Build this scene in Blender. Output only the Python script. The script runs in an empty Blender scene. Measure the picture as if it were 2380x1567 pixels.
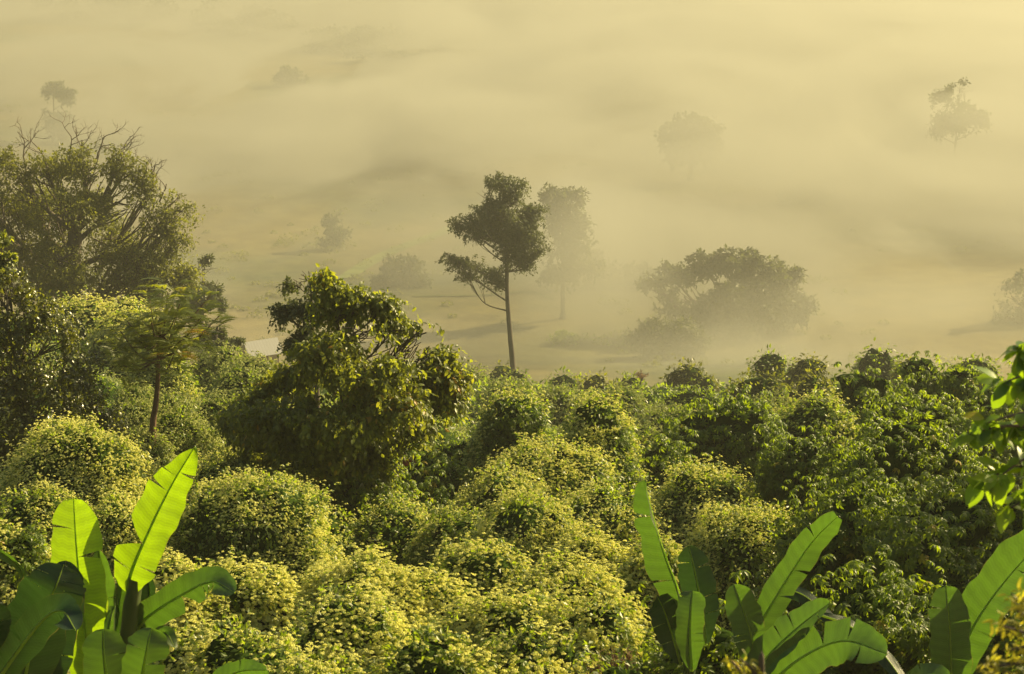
import bpy, math, random
import numpy as np
from mathutils import Vector
R = math.radians
random.seed(7)
rng = np.random.default_rng(7)
scn = bpy.context.scene
COL = scn.collection

# ------------------------------------------------------------------ camera
CZ, PITCH, LENS = 60.0, 14.0, 70.0
cam = bpy.data.cameras.new('camera'); cam.lens = LENS; cam.sensor_width = 36
cam.clip_end = 5000; cam.clip_start = 0.1
cam.dof.use_dof = True; cam.dof.focus_distance = 70; cam.dof.aperture_fstop = 5.6
camo = bpy.data.objects.new('camera', cam); COL.objects.link(camo)
camo.location = (0, 0, CZ); camo.rotation_euler = (R(90 - PITCH), 0, 0)
scn.camera = camo
FPX = 2380 * LENS / 36.0
_c, _s = math.cos(R(PITCH)), math.sin(R(PITCH))

def at(u, v, D):
    """world point seen at pixel (u,v) of a 2380x1567 picture at forward distance D"""
    a = (u - 1190) / FPX; b = -(v - 783.5) / FPX
    dy = _c + b * _s; dz = -_s + b * _c
    t = D / dy
    return np.array([a * t, D, CZ + dz * t])

# ------------------------------------------------------------------ world, sun
SUN_EL, SUN_AZ = 29.0, 57.0            # azimuth measured from the view direction towards the right
w = bpy.data.worlds.new('World'); scn.world = w; w.use_nodes = True
nt = w.node_tree; nt.nodes.clear()
sky = nt.nodes.new('ShaderNodeTexSky'); sky.sky_type = 'NISHITA'; sky.sun_disc = False
sky.sun_elevation = R(SUN_EL); sky.sun_rotation = R(SUN_AZ)
sky.air_density = 1.0; sky.dust_density = 4.0; sky.ozone_density = 0.6
bg = nt.nodes.new('ShaderNodeBackground'); bg.inputs[1].default_value = 0.05
wo = nt.nodes.new('ShaderNodeOutputWorld')
nt.links.new(sky.outputs[0], bg.inputs[0]); nt.links.new(bg.outputs[0], wo.inputs[0])
sl = bpy.data.lights.new('sun', 'SUN'); sl.energy = 5.0; sl.angle = R(0.5); sl.color = (1.0, 0.80, 0.46)
so = bpy.data.objects.new('sun', sl); COL.objects.link(so)
sdir = Vector((math.sin(R(SUN_AZ)) * math.cos(R(SUN_EL)), math.cos(R(SUN_AZ)) * math.cos(R(SUN_EL)), math.sin(R(SUN_EL))))
so.rotation_euler = sdir.to_track_quat('Z', 'Y').to_euler(); so.location = (60, 60, 100)

scn.view_settings.view_transform = 'Standard'; scn.view_settings.look = 'None'
scn.view_settings.gamma = 1.0; scn.view_settings.exposure = 1.27
scn.view_settings.use_white_balance = True; scn.view_settings.white_balance_temperature = 7300; scn.view_settings.white_balance_tint = 0
scn.render.engine = 'CYCLES'
cy = scn.cycles
cy.use_denoising = True
cy.max_bounces = 6; cy.diffuse_bounces = 3; cy.glossy_bounces = 2; cy.transmission_bounces = 4
cy.volume_bounces = 1; cy.transparent_max_bounces = 6
cy.volume_step_rate = 0.3; cy.volume_max_steps = 256
cy.sample_clamp_indirect = 4.0; cy.sample_clamp_direct = 12.0
cy.use_adaptive_sampling = True; cy.adaptive_threshold = 0.02

# haze settings
FOG_DENS, HAZE_BASE, HAZE_NEAR, FOG_COL = .10, .0052, .0005, (.515, .52, .465)
FOG_PUFFS = [(900, 290, 390, 36, 60, 10, .11), (1130, 300, 360, 26, 40, 8, .10), (2250, 440, 320, 60, 50, 9, .08), (1900, 862, 206, 38, 14, 4, .07), (1500, 120, 480, 80, 60, 12, .03), (1850, 220, 430, 60, 60, 9, .05),
             (1350, 590, 222, 12, 20, 14, .04), (1600, 360, 335, 14, 12, 8, .02), (1300, 190, 430, 50, 50, 10, .08), (620, 400, 370, 30, 40, 7, .05), (1750, 560, 268, 34, 18, 6, .06), (2120, 720, 228, 30, 18, 5, .05), (1030, 790, 214, 34, 14, 3, .03)]

# ------------------------------------------------------------------ helpers
def sm(x, a, b):
    t = np.clip((np.asarray(x, float) - a) / (b - a), 0, 1)
    return t * t * (3 - 2 * t)

def _hash(i, j, k, s):
    h = (i * 374761393 + j * 668265263 + k * 2147483647 + s * 974711) & 0xffffffff
    h = ((h ^ (h >> 13)) * 1274126177) & 0xffffffff
    h = (h ^ (h >> 16)) & 0xffffffff
    return h / 4294967295.0

def vnoise(p, seed=0):
    p = np.asarray(p, float); f = np.floor(p); q = p - f; q = q * q * (3 - 2 * q)
    i = f.astype(np.int64); out = 0
    for a in (0, 1):
        for b in (0, 1):
            for c in (0, 1):
                wgt = (q[:, 0] if a else 1 - q[:, 0]) * (q[:, 1] if b else 1 - q[:, 1]) * (q[:, 2] if c else 1 - q[:, 2])
                out = out + wgt * _hash(i[:, 0] + a, i[:, 1] + b, i[:, 2] + c, seed)
    return out * 2 - 1

def fbm(p, seed=0, octs=3):
    o = 0; a = 1.0; p = np.asarray(p, float)
    for k in range(octs):
        o = o + a * vnoise(p * (2 ** k) + 17.3 * k, seed + k); a *= 0.5
    return o

PY = [-80, -10, 0, 6, 12, 24, 32, 45, 62, 90, 125, 140, 170, 220, 300, 420, 1300]
PZ = [58.3, 58.3, 58, 54.8, 51.6, 47.7, 45.2, 42.0, 38.4, 32.2, 24.3, 20.6, 11.2, 3, 0.4, 0, 0]
def T(x, y):
    x = np.asarray(x, float); y = np.asarray(y, float)
    z = np.interp(y, PY, PZ)
    z = z + 4.8 * sm(-x / np.maximum(y, 20), .135, .235) * sm(y, 65, 105) * (1 - sm(y, 150, 215))
    z = z + 22 * sm(np.abs(x), 60, 260) * sm(y, 20, 120) * (1 - sm(y, 240, 400))
    p = np.stack([x / 60, y / 60, x * 0], -1).reshape(-1, 3)
    z = z + (sm(y, 200, 300) * 1.6 * fbm(p, 3, 3).reshape(x.shape) if x.shape else sm(y, 200, 300) * 1.6 * fbm(p, 3, 3)[0])
    return z

def tag(o, label=None, cat=None, group=None, kind=None):
    if label: o['label'] = label
    if cat: o['category'] = cat
    if group: o['group'] = group
    if kind: o['kind'] = kind
    return o

def empty(name, loc, label, cat, group=None):
    o = bpy.data.objects.new(name, None); COL.objects.link(o)
    o.location = [float(c) for c in loc]; o.empty_display_size = 0.3
    return tag(o, label, cat, group)

class Geo:
    def __init__(self): self.p = []; self.n = 0
    def add(self, V, F, mat=0, tint=0.5, smooth=False, uv=None):
        V = np.asarray(V, float).reshape(-1, 3); F = np.asarray(F, np.int64)
        if len(F) == 0: return
        t = np.broadcast_to(np.asarray(tint, float), (len(F),))
        self.p.append((V, F + self.n, mat, t, smooth, uv)); self.n += len(V)
    def build(self, name, mats, parent=None):
        me = bpy.data.meshes.new(name)
        V = np.concatenate([q[0] for q in self.p]) if self.p else np.zeros((0, 3))
        if parent is not None: V = V - np.array(parent.location)
        ls = []; lt = []; lv = []; mi = []; ti = []; sf = []; uvl = []; off = 0; has = any(q[5] is not None for q in self.p)
        for (_, F, m, t, s, uv) in self.p:
            k = F.shape[1]; n = len(F)
            ls.append(off + np.arange(n) * k); lt.append(np.full(n, k)); lv.append(F.ravel()); off += n * k
            mi.append(np.full(n, m)); ti.append(t); sf.append(np.full(n, s))
            if has: uvl.append(uv[(F - F.min()).ravel()] if uv is not None else np.zeros((n * k, 2)))
        me.vertices.add(len(V)); me.vertices.foreach_set('co', V.astype(np.float32).ravel())
        me.loops.add(off); me.loops.foreach_set('vertex_index', np.concatenate(lv).astype(np.int32))
        nf = sum(len(a) for a in ls); me.polygons.add(nf)
        me.polygons.foreach_set('loop_start', np.concatenate(ls).astype(np.int32))
        me.polygons.foreach_set('loop_total', np.concatenate(lt).astype(np.int32))
        me.polygons.foreach_set('material_index', np.concatenate(mi).astype(np.int32))
        me.polygons.foreach_set('use_smooth', np.concatenate(sf))
        a = me.attributes.new('tint', 'FLOAT', 'FACE'); a.data.foreach_set('value', np.concatenate(ti).astype(np.float32))
        if has:
            ul = me.uv_layers.new(name='blade'); ul.data.foreach_set('uv', np.concatenate(uvl).astype(np.float32).ravel())
        for m in (mats if isinstance(mats, (list, tuple)) else [mats]): me.materials.append(m)
        me.update(calc_edges=True)
        o = bpy.data.objects.new(name, me); COL.objects.link(o)
        if parent is not None: o.parent = parent
        return o

def inst(tv, tf, pos, X, Y, Z, s):
    """place template (tv,tf) at pos with axes X,Y,Z (N,3) scaled by s (N,)"""
    tv = np.asarray(tv, float); n = len(pos); s = np.broadcast_to(np.asarray(s, float), (n,))
    V = (tv[None, :, 0, None] * X[:, None] + tv[None, :, 1, None] * Y[:, None] + tv[None, :, 2, None] * Z[:, None]) * s[:, None, None] + pos[:, None]
    F = np.asarray(tf)[None] + (np.arange(n) * len(tv))[:, None, None]
    return V.reshape(-1, 3), F.reshape(-1, len(tf[0]))

def nrm(a): return a / (np.linalg.norm(a, axis=-1, keepdims=True) + 1e-9)
def rdir(n): return nrm(rng.normal(size=(n, 3)))

def frames(axis, up):
    """Y along axis, Z near up, X across"""
    Y = nrm(axis); X = nrm(np.cross(Y, up)); Z = np.cross(X, Y)
    return X, Y, Z

# leaf templates: base at origin, along +Y, length 1
LEAF2 = (np.array([[0, 0, 0], [.27, .42, .06], [0, 1, -.08], [-.27, .42, .06]]), [[0, 1, 2], [0, 2, 3]])
def long_leaf(wd=.13, droop=.35, fold=.05, n=4):
    v = []; f = []
    for i in range(n + 1):
        t = i / n; ang = droop * 2.2 * t
        y = (math.sin(ang) / (droop * 2.2)) if droop else t
        z = -(1 - math.cos(ang)) / (droop * 2.2) if droop else 0
        wv = wd * (math.sin(math.pi * min(1, t ** .8 * .97 + .03)) ** .8)
        v += [[-wv, y, z + fold * (wv / wd)], [0, y, z], [wv, y, z + fold * (wv / wd)]]
    for i in range(n):
        a = i * 3
        f += [[a, a + 1, a + 4, a + 3], [a + 1, a + 2, a + 5, a + 4]]
    return np.array(v), f
LONG = long_leaf(); OVAL = long_leaf(.26, .22, .04, 4); BROAD = long_leaf(.33, .15, .03, 5)
def whorl(leaf, n=7, elev=.15):
    V = []; F = []; o = 0; lv, lf = leaf; r = random.Random(3)
    for k in range(n):
        a = 2 * math.pi * k / n + r.uniform(-.2, .2); e = elev + r.uniform(-.25, .25); s = r.uniform(.75, 1)
        Yd = np.array([math.cos(a) * math.cos(e), math.sin(a) * math.cos(e), math.sin(e)])
        Xd = np.array([-math.sin(a), math.cos(a), 0]); Zd = np.cross(Yd, -Xd); Zd = Zd if Zd[2] > 0 else -Zd
        V.append(s * (lv[:, :1] * Xd + lv[:, 1:2] * Yd + lv[:, 2:] * Zd)); F += [[i + o for i in q] for q in lf]; o += len(lv)
    return np.concatenate(V), F
WHORL = whorl(long_leaf(.15, .7, .05, 3), 7, -.05); 
def frond(n=13):
    V = []; F = []; o = 0; lv, lf = np.array([[0, 0, 0], [.36, .5, 0], [0, 1, -.1], [-.36, .5, 0]]), [[0, 1, 2, 3]]
    for i in range(n):
        t = (i + 1) / n; y = t; z = .25 * t - .55 * t * t; L = .27 * math.sin(math.pi * (t * .8 + .15))
        for s in (-1, 1):
            Yd = nrm(np.array([s * .95, .35, -.12])); Xd = nrm(np.array([.35 * s, -.95, 0])); Zd = np.cross(Xd, Yd)
            V.append(np.array([0, y, z]) + L * (lv[:, :1] * Xd * .48 + lv[:, 1:2] * Yd + lv[:, 2:] * Zd)); F += [[k + o for k in q] for q in lf]; o += 4
    V.append(np.array([[-.008, 0, 0], [.008, 0, 0], [.004, 1, -.3], [-.004, 1, -.3]])); F.append([o, o + 1, o + 2, o + 3])
    return np.concatenate(V), F
FROND = frond()
def puff(n=6, seed=1):
    V = []; F = []; o = 0; r = random.Random(seed)
    for k in range(n):
        a = 2.4 * k; d = .42 * math.sqrt(k / n); c = np.array([math.cos(a) * d, math.sin(a) * d, .12 - .5 * d * d + r.uniform(-.05, .05)]); q = r.uniform(.2, .28)
        th = r.uniform(0, 1.5)
        ring = [[math.cos(th + j * math.pi / 2) * q, math.sin(th + j * math.pi / 2) * q, 0] for j in range(4)] + [[0, 0, q * .8]]
        V.append(np.array(ring) + c)
        F += [[o + j, o + (j + 1) % 4, o + 4] for j in range(4)]; o += 5
    return np.concatenate(V), F
PUFF = puff(7, 1); PUFF_S = puff(3, 2)

def tube(pts, rad, n=7):
    P = np.asarray(pts, float); rad = np.broadcast_to(np.asarray(rad, float), (len(P),))
    tg = nrm(np.gradient(P, axis=0)); ref = np.array([0.3, 1, 0.1]); X = nrm(np.cross(tg, ref)); Y = np.cross(tg, X)
    a = np.arange(n) * 2 * math.pi / n
    V = P[:, None] + rad[:, None, None] * (np.cos(a)[None, :, None] * X[:, None] + np.sin(a)[None, :, None] * Y[:, None])
    m = len(P); i, j = np.meshgrid(np.arange(m - 1), np.arange(n), indexing='ij'); j2 = (j + 1) % n
    F = np.stack([i * n + j, i * n + j2, (i + 1) * n + j2, (i + 1) * n + j], -1).reshape(-1, 4)
    return V.reshape(-1, 3), F

def curve(ctrl, n=12):
    C = np.asarray(ctrl, float); k = len(C)
    if k == 2: return C[0] + np.linspace(0, 1, n)[:, None] * (C[1] - C[0])
    P = np.vstack([2 * C[0] - C[1], C, 2 * C[-1] - C[-2]]); out = []
    for t in np.linspace(0, k - 1 - 1e-6, n):
        i = int(t); f = t - i; a, b, c, d = P[i:i + 4]
        out.append(.5 * ((2 * b) + (-a + c) * f + (2 * a - 5 * b + 4 * c - d) * f * f + (-a + 3 * b - 3 * c + d) * f ** 3))
    return np.array(out)

# ------------------------------------------------------------------ materials
def newmat(name):
    m = bpy.data.materials.new(name); m.use_nodes = True; m.node_tree.nodes.clear(); return m, m.node_tree
def mixc(t, fac, a, b):
    n = t.nodes.new('ShaderNodeMix'); n.data_type = 'RGBA'
    if isinstance(fac, (int, float)): n.inputs[0].default_value = fac
    else: t.links.new(fac, n.inputs[0])
    for s, c in ((6, a), (7, b)):
        if isinstance(c, tuple): n.inputs[s].default_value = (*c, 1)
        else: t.links.new(c, n.inputs[s])
    return n.outputs[2]
def leafmat(name, c0, c1, tr, trans=.42, rough=.42, spec=.5, extra=None):
    m, t = newmat(name); L = t.links
    at_ = t.nodes.new('ShaderNodeAttribute'); at_.attribute_name = 'tint'
    col = mixc(t, at_.outputs['Fac'], c0, c1)
    if extra:   # a few old leaves of another colour
        r = t.nodes.new('ShaderNodeMapRange'); r.inputs[1].default_value = .975; r.inputs[2].default_value = .985
        L.new(at_.outputs['Fac'], r.inputs[0]); col = mixc(t, r.outputs[0], col, extra)
    p = t.nodes.new('ShaderNodeBsdfPrincipled'); L.new(col, p.inputs['Base Color'])
    p.inputs['Roughness'].default_value = rough; p.inputs['Specular IOR Level'].default_value = spec
    tl = t.nodes.new('ShaderNodeBsdfTranslucent')
    h = t.nodes.new('ShaderNodeMix'); h.data_type = 'RGBA'; h.blend_type = 'MULTIPLY'; h.inputs[0].default_value = 1
    L.new(mixc(t, at_.outputs['Fac'], (.8, .85, .8), (1.3, 1.25, 1)), h.inputs[6]); h.inputs[7].default_value = (*tr, 1)
    L.new(h.outputs[2], tl.inputs[0])
    mx = t.nodes.new('ShaderNodeMixShader'); mx.inputs[0].default_value = trans
    L.new(p.outputs[0], mx.inputs[1]); L.new(tl.outputs[0], mx.inputs[2])
    o = t.nodes.new('ShaderNodeOutputMaterial'); L.new(mx.outputs[0], o.inputs[0]); return m
def plainmat(name, c0, c1, scale=4, rough=.85, bump=.3, stretch=(1, 1, 1), spec=.3):
    m, t = newmat(name); L = t.links
    g = t.nodes.new('ShaderNodeNewGeometry'); mp = t.nodes.new('ShaderNodeMapping'); mp.inputs['Scale'].default_value = stretch
    L.new(g.outputs['Position'], mp.inputs[0])
    n = t.nodes.new('ShaderNodeTexNoise'); n.inputs['Scale'].default_value = scale; n.inputs['Detail'].default_value = 6
    L.new(mp.outputs[0], n.inputs[0])
    r = t.nodes.new('ShaderNodeMapRange'); r.inputs[1].default_value = .35; r.inputs[2].default_value = .65; L.new(n.outputs[0], r.inputs[0])
    p = t.nodes.new('ShaderNodeBsdfPrincipled'); L.new(mixc(t, r.outputs[0], c0, c1), p.inputs['Base Color']); p.inputs['Roughness'].default_value = rough; p.inputs['Specular IOR Level'].default_value = spec
    b = t.nodes.new('ShaderNodeBump'); b.inputs['Strength'].default_value = bump; b.inputs['Distance'].default_value = .05
    L.new(n.outputs[0], b.inputs['Height']); L.new(b.outputs[0], p.inputs['Normal'])
    o = t.nodes.new('ShaderNodeOutputMaterial'); L.new(p.outputs[0], o.inputs[0]); return m

M = {}
M['vine'] = leafmat('vine_leaf', (.040, .070, .012), (.11, .16, .022), (.34, .46, .03), .46, .42)
M['bloom'] = leafmat('cream_bloom', (.54, .55, .21), (.78, .785, .36), (.84, .82, .19), .49, .8, .2)
M['bloomdry'] = leafmat('tan_bloom', (.27, .30, .11), (.46, .49, .20), (.50, .52, .13), .44, .8, .2)
M['green'] = leafmat('glossy_leaf', (.034, .062, .010), (.10, .15, .016), (.34, .46, .02), .42, .46, .35, (.30, .20, .02))
M['dark'] = leafmat('dark_leaf', (.024, .036, .010), (.070, .085, .018), (.24, .26, .025), .38, .30, .6)
M['olive'] = leafmat('olive_leaf', (.048, .062, .012), (.12, .13, .024), (.29, .31, .03), .44, .45, .4)
M['drape'] = leafmat('drape_leaf', (.045, .062, .012), (.11, .14, .022), (.38, .42, .04), .46, .42, .4, (.34, .17, .02))
M['grey'] = leafmat('greygreen_leaf', (.035, .048, .022), (.075, .090, .035), (.14, .17, .04), .3, .5, .4)
M['fresh'] = leafmat('fresh_leaf', (.05, .10, .014), (.10, .18, .022), (.28, .44, .025), .46, .35, .5, (.30, .22, .02))
M['yellowing'] = leafmat('yellow_leaf', (.13, .15, .022), (.27, .26, .04), (.46, .44, .05), .45, .5, .3)
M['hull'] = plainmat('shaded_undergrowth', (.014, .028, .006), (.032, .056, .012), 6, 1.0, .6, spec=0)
M['bark'] = plainmat('bark', (.05, .04, .03), (.11, .09, .07), 3, .9, .8, (1, 1, .25))
M['barkred'] = plainmat('reddish_bark', (.09, .05, .035), (.17, .10, .07), 4, .8, .6, (1, 1, .3))
M['twig'] = plainmat('twig', (.10, .08, .06), (.16, .13, .10), 5, .9, .2)
M['straw'] = leafmat('dead_grass', (.16, .10, .055), (.34, .22, .13), (.25, .15, .08), .25, .8, .2)
M['redstalk'] = leafmat('red_stalk', (.12, .03, .02), (.22, .06, .04), (.2, .06, .03), .2, .7, .2)

# terrain material: dry tan grass fields with green patches
m, t = newmat('ground_grass'); L = t.links
g = t.nodes.new('ShaderNodeNewGeometry')
n1 = t.nodes.new('ShaderNodeTexNoise'); n1.inputs['Scale'].default_value = .014; n1.inputs['Detail'].default_value = 4
n2 = t.nodes.new('ShaderNodeTexNoise'); n2.inputs['Scale'].default_value = .22; n2.inputs['Detail'].default_value = 8; n2.inputs['Roughness'].default_value = .7
L.new(g.outputs['Position'], n1.inputs[0]); L.new(g.outputs['Position'], n2.inputs[0])
r1 = t.nodes.new('ShaderNodeMapRange'); r1.inputs[1].default_value = .46; r1.inputs[2].default_value = .60; L.new(n1.outputs[0], r1.inputs[0])
r2 = t.nodes.new('ShaderNodeMapRange'); r2.inputs[1].default_value = .38; r2.inputs[2].default_value = .66; L.new(n2.outputs[0], r2.inputs[0])
tan = mixc(t, r2.outputs[0], (.12, .095, .030), (.20, .16, .055)); grn = mixc(t, r2.outputs[0], (.028, .042, .012), (.08, .10, .022))
p = t.nodes.new('ShaderNodeBsdfPrincipled'); p.inputs['Roughness'].default_value = .95
L.new(mixc(t, r1.outputs[0], tan, grn), p.inputs['Base Color'])
o = t.nodes.new('ShaderNodeOutputMaterial'); L.new(p.outputs[0], o.inputs[0]); M['ground'] = m

# banana leaf: fine cross veins, pale rib zone, browned margin
def bananamat(name, c0, c1, tr):
    m, t = newmat(name); L = t.links
    uv = t.nodes.new('ShaderNodeUVMap'); uv.uv_map = 'blade'
    sp = t.nodes.new('ShaderNodeSeparateXYZ'); L.new(uv.outputs[0], sp.inputs[0])
    def mth(op, a, b=None, c=None):
        n = t.nodes.new('ShaderNodeMath'); n.operation = op
        for i, x in enumerate((a, b, c)):
            if x is None: continue
            if isinstance(x, (int, float)): n.inputs[i].default_value = x
            else: L.new(x, n.inputs[i])
        return n.outputs[0]
    ab = mth('ABSOLUTE', sp.outputs[1])
    nz = t.nodes.new('ShaderNodeTexNoise'); nz.inputs['Scale'].default_value = 5; nz.inputs['Detail'].default_value = 5; L.new(uv.outputs[0], nz.inputs[0])
    ph = mth('ADD', mth('SUBTRACT', mth('MULTIPLY', sp.outputs[0], 420), mth('MULTIPLY', ab, 16)), mth('MULTIPLY', nz.outputs[0], 14))
    wv = mth('SINE', ph)
    ph2 = mth('ADD', mth('SUBTRACT', mth('MULTIPLY', sp.outputs[0], 97), mth('MULTIPLY', ab, 4)), mth('MULTIPLY', nz.outputs[0], 5))
    wv2 = mth('SINE', ph2)
    vv = mth('ADD', mth('MULTIPLY', mth('ADD', wv, wv2), .17), .5)
    nl = t.nodes.new('ShaderNodeTexNoise'); nl.inputs['Scale'].default_value = 2.2; nl.inputs['Detail'].default_value = 4; L.new(uv.outputs[0], nl.inputs[0])
    f = mth('ADD', mth('MULTIPLY', vv, .6), mth('MULTIPLY', nl.outputs[0], .4))
    base = mixc(t, f, c0, c1)
    ed = t.nodes.new('ShaderNodeMapRange'); ed.inputs[1].default_value = .985; ed.inputs[2].default_value = 1.02; L.new(mth('ADD', ab, mth('MULTIPLY', mth('SUBTRACT', nz.outputs[0], .5), .16)), ed.inputs[0])
    base = mixc(t, ed.outputs[0], base, (.16, .11, .04))
    sn = t.nodes.new('ShaderNodeTexNoise'); sn.inputs['Scale'].default_value = 11; sn.inputs['Detail'].default_value = 6; L.new(uv.outputs[0], sn.inputs[0])
    sr_ = t.nodes.new('ShaderNodeMapRange'); sr_.inputs[1].default_value = .69; sr_.inputs[2].default_value = .74; L.new(sn.outputs[0], sr_.inputs[0]); base = mixc(t, sr_.outputs[0], base, (.19, .12, .04))
    tc = mixc(t, f, tuple(x * .55 for x in tr), tuple(x * 1.3 for x in tr)); tc = mixc(t, ed.outputs[0], tc, (.25, .16, .05))
    p = t.nodes.new('ShaderNodeBsdfPrincipled'); L.new(base, p.inputs['Base Color']); p.inputs['Roughness'].default_value = .38
    bp = t.nodes.new('ShaderNodeBump'); bp.inputs['Strength'].default_value = .35; bp.inputs['Distance'].default_value = .012
    L.new(vv, bp.inputs['Height']); L.new(bp.outputs[0], p.inputs['Normal'])
    tl = t.nodes.new('ShaderNodeBsdfTranslucent'); L.new(tc, tl.inputs[0])
    mx = t.nodes.new('ShaderNodeMixShader'); mx.inputs[0].default_value = .45
    L.new(p.outputs[0], mx.inputs[1]); L.new(tl.outputs[0], mx.inputs[2])
    o = t.nodes.new('ShaderNodeOutputMaterial'); L.new(mx.outputs[0], o.inputs[0]); return m
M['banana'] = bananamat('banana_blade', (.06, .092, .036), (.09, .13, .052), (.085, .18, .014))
M['bananaglow'] = bananamat('banana_blade_backlit', (.05, .11, .016), (.085, .16, .022), (.34, .55, .018))  # backlit copy: glow of sun through the blade put into brighter colours
M['bananadark'] = bananamat('banana_blade_shaded', (.020, .045, .020), (.038, .07, .034), (.022, .055, .008))  # shaded copy: deep shade on the leaf painted as darker green
M['rib'] = leafmat('banana_rib', (.22, .30, .08), (.28, .36, .10), (.6, .8, .10), .6, .4)
M['stalk'] = plainmat('banana_stalk', (.035, .06, .015), (.07, .09, .03), 5, .6, .2, (1, 1, .2))

# ------------------------------------------------------------------ ground
def axis_pts(*segs):
    out = []
    for a, b, s in segs: out += list(np.arange(a, b, s))
    return np.array(out + [segs[-1][1]])
xs = axis_pts((-400, -120, 10), (-120, 120, 3), (120, 400, 10)); ys = axis_pts((-80, 0, 5), (0, 260, 2.5), (260, 700, 6), (700, 1300, 15))
X, Y = np.meshgrid(xs, ys, indexing='ij'); Z = T(X, Y)
G = Geo(); ny = len(ys); i, j = np.meshgrid(np.arange(len(xs) - 1), np.arange(ny - 1), indexing='ij')
G.add(np.stack([X, Y, Z], -1), np.stack([i * ny + j, (i + 1) * ny + j, (i + 1) * ny + j + 1, i * ny + j + 1], -1).reshape(-1, 4), 0, .5, True)
tag(G.build('ground', M['ground']), 'tan and green grassland of the valley and its wooded slope', None, None, 'structure')

def ground_at(u, v):
    """point where the line of sight through (u,v) meets the valley floor"""
    for D in np.arange(150, 900, 1.0):
        q = at(u, v, D)
        if q[2] <= float(T(q[0], q[1])): return q
    return q
def strip(name, pix, wd, mat, label):
    P = curve([ground_at(*q) for q in pix], 60); tg = nrm(np.gradient(P, axis=0)); sd = nrm(np.cross(tg, [0, 0, 1.]))
    rows = []
    for k in (-1, -.33, .33, 1):
        q = P + sd * wd * .5 * k; q[:, 2] = T(q[:, 0], q[:, 1]) + .12; rows.append(q)
    V = np.stack(rows, 1).reshape(-1, 3); i, j = np.meshgrid(np.arange(59), np.arange(3), indexing='ij')
    g = Geo(); g.add(V, np.stack([i * 4 + j, i * 4 + j + 1, (i + 1) * 4 + j + 1, (i + 1) * 4 + j], -1).reshape(-1, 4), 0, .5, True)
    return tag(g.build(name, mat), label, None, None, 'structure')
M['pathgrass'] = plainmat('path_grass', (.11, .15, .04), (.20, .24, .06), .35, .95, .1)
M['pathdark'] = plainmat('ditch_grass', (.06, .075, .02), (.11, .12, .03), .5, .95, .1)
strip('path', [(800, 650), (860, 612), (930, 580), (1000, 552), (1060, 530)], 2.6, M['pathgrass'], 'pale green track slanting up across the tan field')
strip('path', [(960, 692), (1060, 690), (1150, 688), (1230, 682), (1290, 700)], .9, M['pathdark'], 'thin dark green line crossing the field behind the lone tree')

# ------------------------------------------------------------------ vegetation builders
def far_scale(D): return max(1.0, D / 42.0)

SKIRT = .4
def dome_prof(rx, ry, h):
    r = (rx + ry) / 2; cap = min(.85 * r, .8 * h); return r, cap, max(h - cap * .69, .1)
def dome_points(c, rx, ry, h, n, amp, seed, low=-.12):
    r, cap, fl = dome_prof(rx, ry, h); ratio = (2 * math.pi * (r + .25 * fl) * fl * 1.1) / (2 * math.pi * r * r * .75 * (1 + .3 * cap / r))
    d = rdir(int(n * 5)); d = d[d[:, 2] > low]
    wgt = np.where(d[:, 2] > .5, 1.0, ratio); wgt = wgt / wgt.max()
    d = d[rng.random(len(d)) < wgt * np.where(d[:, 1] > .6, .35, 1.0)][:n]
    P, N = dome_surf(c, rx, ry, h, d, amp, seed)
    return P, N, d
def dome_surf(c, rx, ry, h, d, amp, seed):
    """bell shape: rounded cap over a flaring skirt, with billowing lobes"""
    r, cap, fl = dome_prof(rx, ry, h)
    phi = np.arccos(np.clip(d[:, 2], -1, 1)); hz = nrm(d[:, :2] + 1e-6)
    pc = np.clip(phi / R(60), 0, 1) * R(72); k = np.clip((phi - R(60)) / R(36), 0, 1)
    rad = np.sin(pc) + k * fl * SKIRT / r; z = cap * np.cos(pc) + (h - cap) - k * (fl + .2)
    P = np.stack([hz[:, 0] * rad * rx, hz[:, 1] * rad * ry, z], -1)
    nz_ = np.where(k > 0, .42, np.cos(pc) * r / cap); nr = np.where(k > 0, .9, np.sin(pc))
    N = nrm(np.stack([hz[:, 0] * nr, hz[:, 1] * nr, nz_], -1))
    q = P + c; L1 = .35 + .38 * r
    lob = 1 - 2.2 * np.abs(vnoise(q / L1, seed)); lob2 = 1 - 2.2 * np.abs(vnoise(q / (L1 * .42) + 9, seed + 3)); fine = vnoise(q * 2.6, seed + 9)
    P = P + N * (amp * (lob * 1.0 + .32 * lob2 + 1.35 * vnoise(q / (r * 1.0), seed + 5)) + .10 * fine + .06 * vnoise(q * 6.3, seed + 2))[:, None] + c
    e = .12 * L1; gx_ = (1 - 2.2 * np.abs(vnoise((q + [e, 0, 0]) / L1, seed)) - lob) / e; gz_ = (1 - 2.2 * np.abs(vnoise((q + [0, 0, e]) / L1, seed)) - lob) / e
    N = nrm(N - np.stack([gx_, gx_ * 0, gz_], -1) * amp * .6)
    return P, N
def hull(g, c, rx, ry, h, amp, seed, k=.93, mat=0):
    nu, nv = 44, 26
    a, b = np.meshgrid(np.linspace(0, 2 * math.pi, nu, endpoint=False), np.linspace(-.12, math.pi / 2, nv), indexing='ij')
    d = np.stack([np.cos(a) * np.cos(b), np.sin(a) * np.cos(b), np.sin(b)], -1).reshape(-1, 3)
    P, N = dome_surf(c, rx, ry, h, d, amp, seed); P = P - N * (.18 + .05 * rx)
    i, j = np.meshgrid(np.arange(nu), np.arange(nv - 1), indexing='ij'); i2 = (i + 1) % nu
    g.add(P, np.stack([i * nv + j, i2 * nv + j, i2 * nv + j + 1, i * nv + j + 1], -1).reshape(-1, 4), mat, .3, True)

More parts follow.
